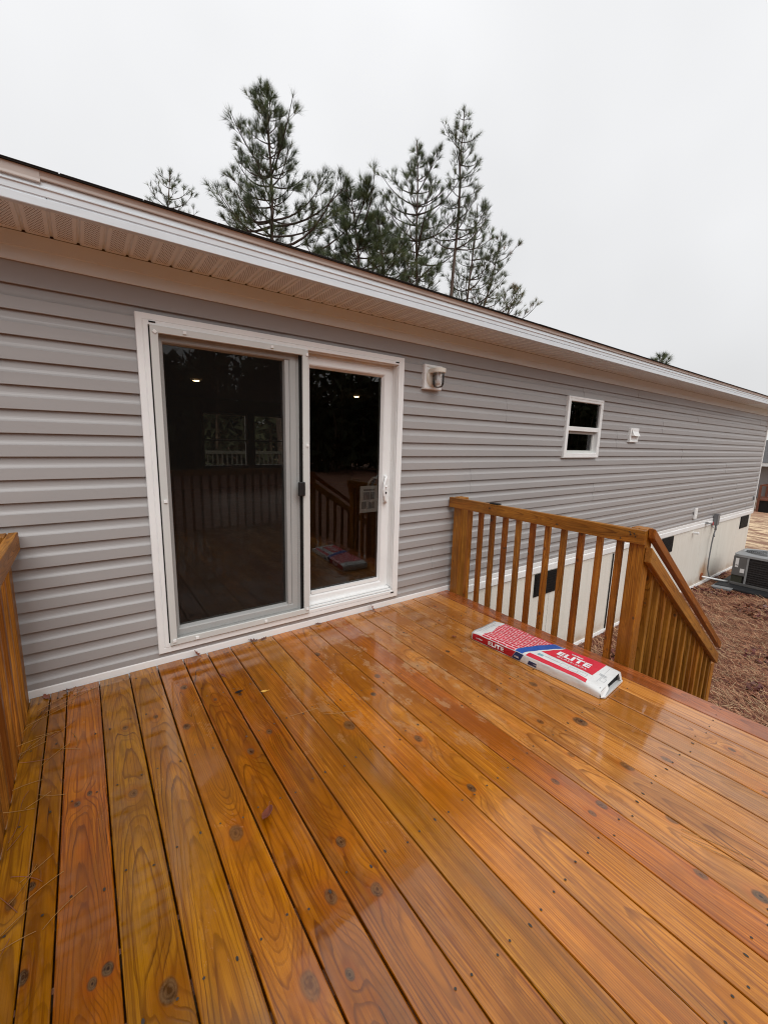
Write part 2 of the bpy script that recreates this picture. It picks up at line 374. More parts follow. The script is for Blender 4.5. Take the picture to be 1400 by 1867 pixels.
# ------------------------------------------------------------------ mesh helpers
class MB:
    def __init__(s): s.v = []; s.f = []; s.m = []
    def add(s, vs, fs, mi=0):
        o = len(s.v); s.v += [tuple(v) for v in vs]; s.f += [tuple(i+o for i in f) for f in fs]; s.m += [mi]*len(fs); return s
    def box(s, x0, x1, y0, y1, z0, z1, mi=0):
        vs = [(x, y, z) for z in (z0, z1) for y in (y0, y1) for x in (x0, x1)]
        return s.add(vs, [(0, 2, 3, 1), (4, 5, 7, 6), (0, 1, 5, 4), (2, 6, 7, 3), (0, 4, 6, 2), (1, 3, 7, 5)], mi)
    def prism(s, prof, x0, x1, mi=0, axis='x', cap=True):
        # prof: closed list of (a, b); extruded along axis
        n = len(prof)
        def pt(a, b, x): return (x, a, b) if axis == 'x' else ((a, x, b) if axis == 'y' else (a, b, x))
        vs = [pt(a, b, x0) for a, b in prof]+[pt(a, b, x1) for a, b in prof]
        fs = [(i, (i+1) % n, n+(i+1) % n, n+i) for i in range(n)]
        if cap: fs += [tuple(range(n-1, -1, -1)), tuple(range(n, 2*n))]
        return s.add(vs, fs, mi)
    def tube(s, pts, r, n=8, mi=0, cap=True):
        pts = [Vector(p) for p in pts]; rs = r if isinstance(r, (list, tuple)) else [r]*len(pts)
        rings = []; u = None
        for i, p in enumerate(pts):
            d = (pts[min(i+1, len(pts)-1)]-pts[max(i-1, 0)]).normalized()
            if u is None:
                u = d.orthogonal().normalized()
            else:
                u = (u-d*u.dot(d)); u = u.normalized() if u.length > 1e-6 else d.orthogonal().normalized()
            v = d.cross(u)
            rings.append([p+(u*math.cos(2*math.pi*k/n)+v*math.sin(2*math.pi*k/n))*rs[i] for k in range(n)])
        vs = [q for rr in rings for q in rr]
        fs = [(i*n+k, i*n+(k+1) % n, (i+1)*n+(k+1) % n, (i+1)*n+k) for i in range(len(pts)-1) for k in range(n)]
        if cap: fs += [tuple(range(n-1, -1, -1)), tuple((len(pts)-1)*n+k for k in range(n))]
        return s.add(vs, fs, mi)
    def lathe(s, prof, c, n=24, mi=0, axis='z'):
        vs = []
        for r, h in prof:
            for k in range(n):
                a = 2*math.pi*k/n; x, y = r*math.cos(a), r*math.sin(a)
                vs.append((c[0]+x, c[1]+y, c[2]+h) if axis == 'z' else (c[0]+x, c[1]+h, c[2]+y))
        fs = [(i*n+k, i*n+(k+1) % n, (i+1)*n+(k+1) % n, (i+1)*n+k) for i in range(len(prof)-1) for k in range(n)]
        return s.add(vs, fs, mi)
    def mesh(s, name, mats, smooth=False):
        me = bpy.data.meshes.new(name); me.from_pydata(s.v, [], s.f)
        for m in (mats if isinstance(mats, (list, tuple)) else [mats]): me.materials.append(m)
        if any(s.m): me.polygons.foreach_set('material_index', s.m)
        if smooth: me.polygons.foreach_set('use_smooth', [True]*len(me.polygons))
        me.update(); return me
def link(name, me, parent=None, loc=None):
    o = bpy.data.objects.new(name, me); COL.objects.link(o)
    if parent is not None: o.parent = parent
    if loc: o.location = loc
    return o
def build(name, mb, mats, parent=None, smooth=False, bev=0, seg=2, rel=True):
    """link as one object; a child is stored relative to its parent's origin chain (world coords given)."""
    me = mb.mesh(name, mats, smooth)
    bm = bmesh.new(); bm.from_mesh(me)
    bmesh.ops.recalc_face_normals(bm, faces=bm.faces)
    if bev:
        es = [e_ for e_ in bm.edges if len(e_.link_faces) == 2 and e_.calc_face_angle(0) > .5]
        bmesh.ops.bevel(bm, geom=es, offset=bev, segments=seg, affect='EDGES', profile=.5, clamp_overlap=True)
    bm.to_mesh(me); bm.free()
    o = link(name, me, parent)
    if parent is not None and rel: o.location = -worldloc(parent)
    return o
def worldloc(p):
    v = Vector((0, 0, 0))
    while p is not None: v += p.location; p = p.parent
    return v
def thing(name, label, cat, loc=(0, 0, 0), group=None):
    o = bpy.data.objects.new(name, None); COL.objects.link(o); o.location = loc; o.empty_display_size = .1
    o['label'] = label; o['category'] = cat
    if group: o['group'] = group
    return o
def tag(o, label, cat, group=None):
    o['label'] = label; o['category'] = cat
    if group: o['group'] = group
    return o
def kind(o, k): o['kind'] = k; return o

HONEY = (.41, .180, .026)
def jitter(c, a=.1):
    f = 1+random.uniform(-a, a); g_ = 1+random.uniform(-a*.5, a*.5)
    return (c[0]*f, c[1]*f*g_, c[2]*f*g_*g_)
def woodprops(o, tint, h=None, tilt=None, cx=None, knots=(), freq=None):
    o.color = tuple(tint)+(1,)
    o['seed'] = [random.uniform(0, 60), random.uniform(0, 60), random.uniform(0, 60)]
    o['grain'] = [cx if cx is not None else random.uniform(-.05, .05), h if h is not None else random.choice([.03, .06, .1, .16, .25])*random.uniform(.8, 1.2), tilt if tilt is not None else random.uniform(-.03, .03)]
    o['ringfreq'] = float(freq*1.0 if freq else random.uniform(150, 230))
    kn = list(knots)[:4]
    for i in range(4):
        k = kn[i] if i < 4 and i < len(kn) else (9, 99, .001)
        o['knot%d' % (i+1)] = [float(k[0]), float(k[1]), float(k[2])]
_lum = {}
def lumber_mesh(w_, t_, L, bev=.004):
    key = (round(w_, 4), round(t_, 4), round(L, 4))
    if key in _lum: return _lum[key]
    mb = MB().box(-w_/2, w_/2, -L/2, L/2, -t_/2, t_/2)
    me = mb.mesh('lumber', M_lum); bm = bmesh.new(); bm.from_mesh(me)
    bmesh.ops.bevel(bm, geom=[e_ for e_ in bm.edges], offset=bev, segments=2, affect='EDGES', profile=.5)
    bmesh.ops.recalc_face_normals(bm, faces=bm.faces)
    bm.to_mesh(me); bm.free(); _lum[key] = me; return me
def lumber(name, p0, p1, w_, t_, updir, parent, tint=None, knots=None, mate=None, **kw):
    p0 = Vector(p0); p1 = Vector(p1); d = (p1-p0); L = d.length; d.normalize()
    upv = Vector(updir); zv = (upv-d*upv.dot(d)).normalized(); xv = d.cross(zv)
    me = lumber_mesh(w_, t_, L)
    o = link(name, me, parent)
    m_ = Matrix((xv, d, zv)).transposed().to_4x4(); m_.translation = (p0+p1)/2-worldloc(parent)
    o.matrix_basis = m_
    if knots is None:
        knots = [(random.uniform(-w_*.4, w_*.4), random.uniform(-L*.45, L*.45), random.uniform(.006, .013)) for _ in range(random.randint(0, 2))]
    woodprops(o, tint or jitter(HONEY, .18), knots=knots, **kw)
    return o

# ------------------------------------------------------------------ ground
def vnoise(x, y, seed=0):
    xi = np.floor(x).astype(int); yi = np.floor(y).astype(int); fx = x-xi; fy = y-yi
    fx = fx*fx*(3-2*fx); fy = fy*fy*(3-2*fy)
    def hsh(a, b):
        n = (a*374761393+b*668265263+seed*1442695041) & 0x7fffffff
        n = ((n ^ (n >> 13))*1274126177) & 0x7fffffff
        return ((n ^ (n >> 16)) & 0xffff)/65535.
    return (hsh(xi, yi)*(1-fx)+hsh(xi+1, yi)*fx)*(1-fy)+(hsh(xi, yi+1)*(1-fx)+hsh(xi+1, yi+1)*fx)*fy
def ground_z(x, y, fine=True):
    x = np.asarray(x, float); y = np.asarray(y, float)
    z = np.full_like(x, -1.30)
    z = z-1.6*np.clip((x-14)/26, 0, 1)**1.0
    amp = np.clip((np.maximum(np.maximum(-x-4, x-4.3), -y-5))/2.0, 0, 1)
    z += amp*.05*(vnoise(x*.9, y*.9, 3)-.5)*2
    if fine:
        z += amp*(.035*(vnoise(x*4, y*4, 4)-.5)+.03*(vnoise(x*9, y*9, 5)-.5))
        z += np.clip((x-13.6)/2, 0, 1)*np.clip((60-x)/20, 0, 1)*.10*(vnoise(x*1.3, y*.5, 8)-.5)
    return z
xs = np.unique(np.concatenate([np.linspace(-1500, -40, 8), np.linspace(-40, 3, 24), np.arange(3, 15, .06), np.arange(15, 30, .25), np.linspace(30, 60, 30), np.linspace(60, 1500, 12)]))
ys = np.unique(np.concatenate([np.linspace(-1500, -30, 8), np.linspace(-30, -5, 16), np.arange(-5, .3, .06), np.arange(.3, 8, .3), np.linspace(8, 40, 12), np.linspace(40, 1500, 10)]))
gx, gy = np.meshgrid(xs, ys); gz = ground_z(gx, gy)
nv = gx.size; nx = len(xs); ny = len(ys)
vv = np.stack([gx.ravel(), gy.ravel(), gz.ravel()], 1)
ii = (np.arange(ny-1)[:, None]*nx+np.arange(nx-1)[None, :]).ravel()
ff = np.stack([ii, ii+1, ii+nx+1, ii+nx], 1)
def fast_mesh(name, v, f, mats, mi=None, smooth=False):
    me = bpy.data.meshes.new(name); k = f.shape[1]
    me.vertices.add(len(v)); me.vertices.foreach_set('co', np.asarray(v, np.float32).ravel())
    me.loops.add(f.size); me.loops.foreach_set('vertex_index', f.astype(np.int32).ravel())
    me.polygons.add(len(f)); me.polygons.foreach_set('loop_start', np.arange(0, f.size, k, dtype=np.int32)); me.polygons.foreach_set('loop_total', np.full(len(f), k, np.int32))
    for m in (mats if isinstance(mats, (list, tuple)) else [mats]): me.materials.append(m)
    if mi is not None: me.polygons.foreach_set('material_index', np.asarray(mi, np.int32))
    if smooth: me.polygons.foreach_set('use_smooth', np.ones(len(f), bool))
    me.update(calc_edges=True); me.validate(); return me
kind(link('ground', fast_mesh('ground', vv, ff, M_ground, smooth=True)), 'structure')

# ------------------------------------------------------------------ house
XL, XR = -2.6, 13.30        # wall ends
S0, SP = 0.1294, 0.1124      # siding butt heights
DX0, DX1, DZ0, DZ1 = .8675, 2.6735, .071, 2.0093     # door casing
WX0, WX1, WZ0, WZ1 = 5.015, 5.787, 1.235, 1.924      # small window
DEPTH = 8.6
house = thing('house', 'grey vinyl sided manufactured house with white eave fascia behind the wooden deck', 'house', (5.35, 0, -1.3))

# sheathing core with the openings left free
mb = MB()
def wall_with_holes(mb, x0, x1, z0, z1, y0, y1, holes):
    cuts = sorted(set([x0, x1]+[h[0] for h in holes]+[h[1] for h in holes]))
    for a, b in zip(cuts[:-1], cuts[1:]):
        segs = [(z0, z1)]
        for h in holes:
            if a >= h[0]-1e-6 and b <= h[1]+1e-6:
                new = []
                for s0_, s1_ in segs:
                    if h[2] > s0_: new.append((s0_, min(h[2], s1_)))
                    if h[3] < s1_: new.append((max(h[3], s0_), s1_))
                segs = [q for q in new if q[1]-q[0] > 1e-5]
        for s0_, s1_ in segs: mb.box(a, b, y0, y1, s0_, s1_)
wall_with_holes(mb, XL, XR, -.05, 2.36, .022, .15, [(DX0+.035, DX1-.035, DZ0+.035, DZ1-.035), (WX0+.03, WX1-.03, WZ0+.03, WZ1-.03)])
mb.box(XR-.12, XR-.004, .15, DEPTH, -.05, 2.36); mb.box(XL+.004, XL+.12, .15, DEPTH, -.05, 2.36)
wall_with_holes(mb, XL, XR, -.05, 2.36, DEPTH-.12, DEPTH, [(3.05, 4.17, .60, 1.96), (4.33, 5.45, .60, 1.96)])
build('wall', mb, M_sheath, house)
# siding courses
def siding_profile(z0, z1, flat=False):
    fl = .056
    pts = [(.012, z0), (.0008, z0), (0, z0+.0015), (.0005, z0+fl)]
    if flat: pts = [(.012, z0), (.0008, z0), (0, z0+.0015), (.002, z1)]
    else:
        for k in range(1, 7):
            a = k/6; pts.append((.0005+.0150*math.sin(a*math.pi/2)**1.1, z0+fl+.030*a**1.7))
        pts.append((.0165, z0+SP+.006))
    return pts
def clip_prof(p, lo, hi):
    out = []
    for i in range(len(p)-1):
        (a0, b0), (a1, b1) = p[i], p[i+1]
        if i == 0 and lo <= b0 <= hi: out.append(p[0])
        if b1 == b0:
            if lo <= b0 <= hi: out.append((a1, b1))
            continue
        for lim in (lo,):
            if b0 < lim < b1: out.append((a0+(a1-a0)*(lim-b0)/(b1-b0), lim))
        if b0 < hi < b1:
            out.append((a0+(a1-a0)*(hi-b0)/(b1-b0), hi)); break
        if lo <= b1 <= hi: out.append((a1, b1))
    return out
def siding_piece(x0, x1, prof, off):
    back = [(.0215, prof[-1][1]), (.0215, prof[0][1])]
    pr = [(a+off, b) for a, b in prof]+back
    m_ = MB(); n = len(pr)
    vs = [(x0, a, b) for a, b in pr]+[(x1, a, b) for a, b in pr]
    fs = [(i, i+1, n+i+1, n+i) for i in range(n-1)]
    # end caps as a fan strip
    fs += [tuple(range(n-1, -1, -1)), tuple(range(n, 2*n))]
    m_.add(vs, fs)
    return m_
for k in range(-1, 18):
    z0 = S0+SP*k
    prof = siding_profile(z0, 2.145, flat=(k == 17))
    ztop = z0+SP if k < 17 else 2.145
    spans = [(XL, XR, None, None)]
    for (h0, h1, hz0, hz1) in ((DX0+.004, DX1-.004, DZ0+.004, DZ1-.004), (WX0+.004, WX1-.004, WZ0+.004, WZ1-.004)):
        new = []
        for a, b, lo, hi in spans:
            if h0 >= b or h1 <= a or hz0 >= ztop or hz1 <= z0: new.append((a, b, lo, hi)); continue
            new.append((a, h0, lo, hi)); new.append((h1, b, lo, hi))
            if hz0 > z0+.002: new.append((h0, h1, None, hz0))
            if hz1 < ztop-.002: new.append((h0, h1, hz1, None))
        spans = new
    row = (k+1)//2; off0 = XL+(row*1.37+.65) % 3.66
    for a, b, lo, hi in spans:
        pr = clip_prof(prof, lo if lo is not None else -9, hi if hi is not None else 9)
        if len(pr) < 2: continue
        cuts = [a]+[c for c in (off0+3.66*j for j in range(-1, 6)) if a+.15 < c < b-.15]+[b]
        for j, (c0, c1) in enumerate(zip(cuts[:-1], cuts[1:])):
            build('siding_panel', siding_piece(c0, c1+(.02 if j < len(cuts)-2 else 0), pr, -.0024*(j % 2)), M_siding, house)
# base trim under the siding, skirting panels, vents
mb = MB()
mb.prism([(.012, .040), (-.004, .040), (-.006, .034), (-.006, -.004), (-.001, -.008), (-.001, -.014), (-.009, -.018), (-.011, -.024), (-.011, -.088), (.02, -.09)], XL, XR+.005)
build('base_trim', mb, M_white, house)
seams = [XL, -1.5, -.4, .69, 1.78, 2.87, 3.96, 5.05, 6.11, 6.60, 7.93, 9.016, 10.106, 11.196, 12.286, XR-.02]
vents = [(4.72, 5.19), (8.25, 8.71), (12.50, 13.08)]
for a, b in zip(seams[:-1], seams[1:]):
    m_ = MB(); m_.box(a+.004, b-.004, .012, .030, -1.34, -.085); build('skirting_panel', m_, M_skirt, house, bev=.003, seg=1)
m_ = MB(); m_.box(XL, XR-.02, .034, .05, -1.34, -.085); m_.box(6.575, 6.603, .002, .011, -1.3, -.12); build('skirting_backing', m_, M_vent, house)
for a, b in vents:
    m_ = MB(); m_.box(a, b, -.001, .0105, -.385, -.11)
    for q in range(8): m_.box(a+.015, b-.015, -.006, -.002, -.375+q*.032, -.355+q*.032)
    build('skirting_vent', m_, M_vent, house)
m_ = MB(); m_.prism([(.01, -1.255), (-.004, -1.255), (-.006, -1.262), (-.010, -1.30), (.01, -1.34)], XL, XR); build('bottom_track', m_, M_white, house)
# corner trim, end wall siding sheet
m_ = MB(); m_.box(XR-.012, XR+.022, -.014, .09, -.085, 2.14); build('corner_trim', m_, M_white, house, bev=.003, seg=1)
m_ = MB(); m_.box(XR, XR+.012, .09, DEPTH, -.085, 2.36); build('end_siding', m_, M_siding, house)
m_ = MB(); m_.box(XR-.02, XR, .031, DEPTH, -1.4, -.085); build('end_skirting', m_, M_skirt, house)
# frieze, soffit, fascia, drip edge, roof
EV = XR+.32; EL = XL-.32
m_ = MB(); m_.prism([(.020, 2.145), (-.012, 2.137), (-.015, 2.141), (-.015, 2.196), (-.019, 2.200), (-.019, 2.262), (.02, 2.262)], EL, EV); build('frieze_board', m_, M_soffit_plain, house)
sm = MB(); hw = .05
sm.add([(-hw, -.165, 0), (-hw+.004, -.165, .0), (-hw+.008, -.165, -.008), (hw-.008, -.165, -.008), (hw-.004, -.165, 0), (hw, -.165, 0),
        (-hw, .165, 0), (-hw+.004, .165, .0), (-hw+.008, .165, -.008), (hw-.008, .165, -.008), (hw-.004, .165, 0), (hw, .165, 0)],
       [(i, i+1, i+7, i+6) for i in range(5)])
sme = sm.mesh('soffit_panel', M_soffit)
nb_ = int((11.0-EL)/.1)
for i in range(nb_):
    o = link('soffit_panel', sme, house, Vector((.404-.1*30+.1*i, -.185, 2.272))-worldloc(house))
x1s = .404-.1*30+.1*(nb_-1)+.05
sm2 = MB()
xx = x1s
while xx < EV-.05:
    sm2.add([(xx, -.35, 2.272), (xx+.004, -.35, 2.272), (xx+.008, -.35, 2.264), (xx+.092, -.35, 2.264), (xx+.096, -.35, 2.272), (xx+.1, -.35, 2.272),
             (xx, -.02, 2.272), (xx+.004, -.02, 2.272), (xx+.008, -.02, 2.264), (xx+.092, -.02, 2.264), (xx+.096, -.02, 2.272), (xx+.1, -.02, 2.272)], [(i, i+1, i+7, i+6) for i in range(5)]); xx += .1
build('soffit_strip', sm2, M_soffit_plain, house)
m_ = MB(); m_.box(EL, EV, -.345, .10, 2.276, 2.30); build('soffit_backing', m_, M_sheath, house)
for (a, b, dz) in ((EL, .556, 0), (.552, 4.6, .0008), (4.596, 8.65, 0), (8.646, EV, .0008)):
    m_ = MB()
    m_.prism([(-.318, 2.262+dz), (-.350-dz, 2.259+dz), (-.352-dz, 2.262), (-.352-dz, 2.292), (-.348, 2.295), (-.348, 2.299), (-.352-dz, 2.302), (-.352-dz, 2.324), (-.357-dz, 2.328), (-.357-dz, 2.333), (-.351-dz, 2.337), (-.350-dz, 2.358), (-.33, 2.358), (-.33, 2.29)], a, b)
    build('fascia', m_, M_fascia, house)
for (a, b, lo) in ((EL, .54, 2.345), (.5405, 9.4, 2.358), (9.4005, EV, 2.352)):
    m_ = MB(); m_.prism([(-.345, lo+.0015), (-.3595, lo), (-.361, lo+.003), (-.361, lo+.012), (-.367, 2.386), (-.345, 2.386)], a, b)
    build('drip_edge', m_, M_drip if lo > 2.35 else M_dripend, house)
m_ = MB(); ridge = 4.3
rz = lambda y: 2.388+(y+.378)*.20
m_.prism([(-.376, 2.3865), (-.377, 2.3905), (ridge, rz(ridge)+.02), (DEPTH+.38, 2.3905), (DEPTH+.38, 2.3865), (ridge, rz(ridge)-.03)], EL-.02, EV+.02)
rf = build('roof', m_, M_shingle, house)
m_ = MB(); xx = EL
while xx < EV-.2:
    wdt = random.uniform(.24, .33); m_.box(xx, min(xx+wdt-.004, EV), -.378-random.uniform(0, .003), -.2, 2.3912, 2.3935+random.uniform(0, .001)); xx += wdt
build('shingle_course', m_, M_shingle, house)
m_ = MB(); m_.add([(XR-.02, 0, 2.36), (XR-.02, DEPTH, 2.36), (XR-.02, ridge, rz(ridge)-.05)], [(0, 1, 2)]); m_.add([(XL+.02, 0, 2.36), (XL+.02, DEPTH, 2.36), (XL+.02, ridge, rz(ridge)-.05)], [(0, 1, 2)])
build('gable', m_, M_siding, house)
# interior seen through the glass
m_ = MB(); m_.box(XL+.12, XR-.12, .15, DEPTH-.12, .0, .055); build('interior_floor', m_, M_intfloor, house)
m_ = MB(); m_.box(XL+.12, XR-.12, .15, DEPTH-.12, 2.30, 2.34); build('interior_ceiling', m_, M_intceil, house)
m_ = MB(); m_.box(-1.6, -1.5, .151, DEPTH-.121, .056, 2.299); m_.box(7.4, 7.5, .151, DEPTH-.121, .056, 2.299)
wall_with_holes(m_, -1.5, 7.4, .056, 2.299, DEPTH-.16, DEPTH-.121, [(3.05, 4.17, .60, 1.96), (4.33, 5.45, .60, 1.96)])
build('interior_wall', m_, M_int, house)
for (a, b) in ((3.05, 4.17), (4.33, 5.45)):
    wn = MB(); 
    for q in ((a, a+.035, .60, 1.96), (b-.035, b, .60, 1.96), (a+.035, b-.035, .60, .64), (a+.035, b-.035, 1.92, 1.96), (a+.035, b-.035, 1.26, 1.30)):
        wn.box(q[0], q[1], DEPTH-.15, DEPTH-.03, q[2], q[3])
    fo = build('rear_window', wn, M_white, house)
    g_ = MB(); g_.box(a+.03, b-.03, DEPTH-.08, DEPTH-.076, .63, 1.93); build('pane', g_, M_glass, fo)

# ------------------------------------------------------------------ sliding glass door (part of the house)
door = bpy.data.objects.new('sliding_door', None); COL.objects.link(door); door.parent = house
door.location = Vector((1.77, 0, 0))-worldloc(house); door['label'] = 'white framed sliding glass door with grey insect screen on its left half'
def frame_prism(mb, x0, x1, z0, z1, prof):
    """picture frame with mitred corners: prof = closed list of (inset, y)"""
    n = len(prof); rings = []
    for ci, (cx_, cz_, sx_, sz_) in enumerate(((x0, z0, 1, 1), (x1, z0, -1, 1), (x1, z1, -1, -1), (x0, z1, 1, -1))):
        rings.append([(cx_+sx_*a, y, cz_+sz_*a) for a, y in prof])
    vs = [v for r_ in rings for v in r_]; fs = []
    for c_ in range(4):
        d_ = (c_+1) % 4
        for i in range(n): fs.append((c_*n+i, c_*n+(i+1) % n, d_*n+(i+1) % n, d_*n+i))
    mb.add(vs, fs)
m_ = MB(); frame_prism(m_, DX0, DX1, DZ0, DZ1, [(0, .02), (0, -.018), (.003, -.021), (.030, -.021), (.033, -.018), (.034, -.018), (.036, -.024), (.056, -.024), (.058, -.020), (.058, .13), (.04, .13), (.04, .02)])
build('door_frame', m_, M_white, door)
for (cx_, cz_) in ((.945, 1.9655), (2.60, 1.966), (.95, .112), (2.615, .112)):
    m_ = MB(); m_.box(cx_-.016, cx_+.016, -.0275, -.0235, cz_-.0015, cz_+.0055); build('weep_slot', m_, M_vent, door)
# screen door: leaf, leaning a little off its left jamb
SX0, SX1, SZ0, SZ1 = .931, 1.846, .116, 1.951
m_ = MB(); frame_prism(m_, SX0, SX1, SZ0, SZ1, [(0, -.0245), (0, -.036), (.002, -.038), (.036, -.038), (.039, -.034), (.039, -.0245)])
build('screen_frame', m_, M_screenframe, door)
m_ = MB(); m_.add([(SX0+.036, -.0295, SZ0+.036), (SX1-.036, -.0295, SZ0+.036), (SX1-.036, -.0295, SZ1-.036), (SX0+.036, -.0295, SZ1-.036)], [(0, 1, 2, 3)])
build('insect_screen', m_, M_screen, door)
m_ = MB(); m_.box(.9262, .9305, -.020, .02, .125, 1.945); build('jamb_gap', m_, M_vent, door)
cl = MB().box(-.009, .009, -.007, 0, -.008, .008).mesh('screen_clip', M_white)
for (cx_, cz_, rr_) in ((.952, 1.918, 40), (1.10, 1.934, 0), (1.60, 1.934, 0), (1.836, 1.92, 0), (.953, 1.0, 0), (.953, .145, 0), (1.08, .132, 0), (1.52, .132, 0), (1.83, .15, 0), (1.836, 1.33, 0)):
    o = link('screen_clip', cl, door, Vector((cx_, -.0381, cz_))-worldloc(door)); o.rotation_euler = (0, R(rr_), 0)
m_ = MB(); m_.box(1.762, 1.812, -.058, -.0385, .985, 1.082); build('screen_latch', m_, M_black, door, bev=.006)
# left sash (behind the screen)
GY = .055
m_ = MB(); frame_prism(m_, .926, 1.80, .131, 1.945, [(0, .02), (0, .012), (.018, .010), (.024, .006), (.060, .006), (.066, .012), (.072, .04), (.072, .075), (0, .075)])
m_.box(1.70, 1.728, .006, .07, .20, 1.875)
build('sash_frame', m_, M_grayframe, door)
m_ = MB(); m_.box(.99, 1.735, .046, .050, .195, 1.88); build('pane', m_, M_glass, door)
m_ = MB(); m_.box(1.8025, 1.815, -.01, .06, .131, 1.945); build('interlock_gap', m_, M_vent, door)
# right sash, recessed
m_ = MB(); frame_prism(m_, 1.815, 2.61, .129, 1.95, [(0, .10), (0, .050), (.022, .048), (.027, .042), (.070, .042), (.078, .046), (.092, .070), (.092, .10)])
m_.box(1.905, 2.52, .0475, .069, .215, .240)
build('sash_frame', m_, M_white, door)
m_ = MB(); m_.box(1.85, 2.522, .072, .076, .215, 1.862); build('pane', m_, M_glass, door)
m_ = MB()
for z_ in (.134, .146): m_.box(1.85, 2.61, -.012+(z_-.134)*2, .04, z_, z_+.008)
m_.box(1.85, 2.612, .026, .041, .129, .158); m_.box(2.6105, 2.6145, -.010, .10, .16, 1.945); m_.box(1.85, 2.61, -.006, .04, 1.948, 1.951)
build('sill_track', m_, M_white, door)
# handle: curved pull, thumb latch, key cylinder
m_ = MB(); hx, hz = 2.555, .985
pts = [(hx+.005, .042-0, hz+.10), (hx-.002, .015, hz+.10), (hx-.022, .002, hz+.083), (hx-.038, -.006, hz+.045), (hx-.044, -.008, hz), (hx-.038, -.006, hz-.045), (hx-.022, .002, hz-.083), (hx-.002, .015, hz-.10), (hx+.005, .042, hz-.10)]
m_.tube(pts, [.010, .0105, .011, .0115, .0115, .0115, .011, .0105, .010], 8)
m_.box(hx-.012, hx+.020, .034, .0415, hz-.112, hz+.112); m_.tube([(hx+.008, .034, hz+.02), (hx-.004, .012, hz+.030)], .008, 8)
build('door_handle', m_, M_white, door, smooth=False)
m_ = MB(); m_.lathe([(0, -.001), (.008, 0), (.009, .006)], (hx+.008, .028, hz-.028), 12, axis='y'); build('key_cylinder', m_, M_black, door)
m_ = MB(); ix = 2.50
m_.tube([(ix+.02, .10, hz+.09), (ix, .13, hz+.088), (ix-.028, .15, hz+.05), (ix-.036, .155, hz), (ix-.028, .15, hz-.05), (ix, .13, hz-.088), (ix+.02, .10, hz-.09)], .0095, 8); build('inner_handle', m_, M_ivory, door, smooth=True)
# paper sticker on the inside of the pane
m_ = MB(); zz0, zz1 = .80, 1.015
m_.box(2.345, 2.515, .0785, .0795, zz0, zz1, 0)
for (a, b, c_, d_) in ((.03, .09, .105, .165), (.095, .14, .105, .165), (.015, .06, .03, .09), (.085, .14, .03, .085), (.03, .14, .175, .19)):
    m_.box(2.345+a, 2.345+b, .0778, .0784, zz0+c_, zz0+d_, 1)
for q in range(7): m_.box(2.345+.068+(q % 2)*.004, 2.345+.080, .0778, .0784, zz0+.03+q*.009, zz0+.034+q*.009, 1)
build('glass_sticker', m_, [M_print, M_greyprint], door)

# ------------------------------------------------------------------ small window, vent, plates (parts of the house)
win = bpy.data.objects.new('window', None); COL.objects.link(win); win.parent = house; win.location = Vector((5.4, 0, 1.58))-worldloc(house)
m_ = MB(); frame_prism(m_, WX0, WX1, WZ0, WZ1, [(0, .02), (0, -.020), (.004, -.024), (.022, -.024), (.026, -.019), (.030, -.022), (.050, -.022), (.054, -.015), (.054, .08), (.03, .08)])
build('window_frame', m_, M_white, win)
zm = 1.565
m_ = MB(); m_.box(WX0+.052, WX1-.052, -.014, .012, zm-.022, zm+.028); build('meeting_rail', m_, M_white, win, bev=.003)
m_ = MB(); frame_prism(m_, WX0+.054, WX1-.054, WZ0+.054, zm-.022, [(0, .06), (0, .030), (.028, .030), (.034, .06)]); build('lower_sash', m_, M_screenframe, win)
m_ = MB(); m_.box(WX0+.05, WX1-.05, .002, .006, zm+.02, WZ1-.05); build('pane', m_, M_glass, win)
m_ = MB(); m_.box(WX0+.08, WX1-.08, .045, .049, WZ0+.08, zm-.03); build('pane', m_, M_glass, win)
vent = bpy.data.objects.new('wall_vent', None); COL.objects.link(vent); vent.parent = house; vent.location = Vector((6.72, 0, 1.55))-worldloc(house)
vent['label'] = 'white square exhaust vent with its flap ajar'
m_ = MB(); frame_prism(m_, 6.575, 6.815, 1.440, 1.630, [(0, .02), (0, -.022), (.004, -.026), (.024, -.026), (.030, -.014), (.030, .02)]); m_.box(6.60, 6.79, -.012, -.008, 1.465, 1.605); build('vent_plate', m_, M_white, vent)
m_ = MB(); m_.add([(6.615, -.026, 1.592), (6.785, -.026, 1.592), (6.785, -.062, 1.525), (6.615, -.062, 1.525), (6.615, -.026, 1.525), (6.785, -.026, 1.525), (6.615, -.03, 1.60), (6.785, -.03, 1.60)], [(0, 1, 2, 3), (0, 3, 4), (1, 5, 2)]); m_.box(6.61, 6.79, -.030, -.013, 1.59, 1.605); build('vent_flap', m_, M_white, vent)
m_ = MB(); m_.box(9.475, 9.60, -.018, .0, .115, .315)
for q in range(6): m_.box(9.487, 9.588, -.023, -.0185, .13+q*.03, .148+q*.03)
build('louvre_plate', m_, M_white, house)
m_ = MB(); m_.tube([(9.62, .012, -.155), (9.62, -.07, -.155)], .022, 12); m_.tube([(9.62, -.07, -.155), (9.62, -.085, -.155)], .028, 12); build('pipe_stub', m_, M_white, house)
m_ = MB(); m_.tube([(10.22, .0, -.03), (10.22, -.10, -.03)], .011, 8); m_.tube([(10.22, -.075, -.03), (10.235, -.12, -.10)], .011, 8, 0)
m_.lathe([(.004, 0), (.034, .002), (.034, .010), (.004, .012)], (10.22, -.115, -.02), 10, 1, axis='y'); m_.box(10.14, 10.18, -.05, -.012, -.04, .0, 0)
build('hose_faucet', m_, [M_aclid, M_faucet], house)
m_ = MB(); m_.box(13.13, 13.20, -.02, -.001, .235, .32); build('junction_plate', m_, M_grey, house)

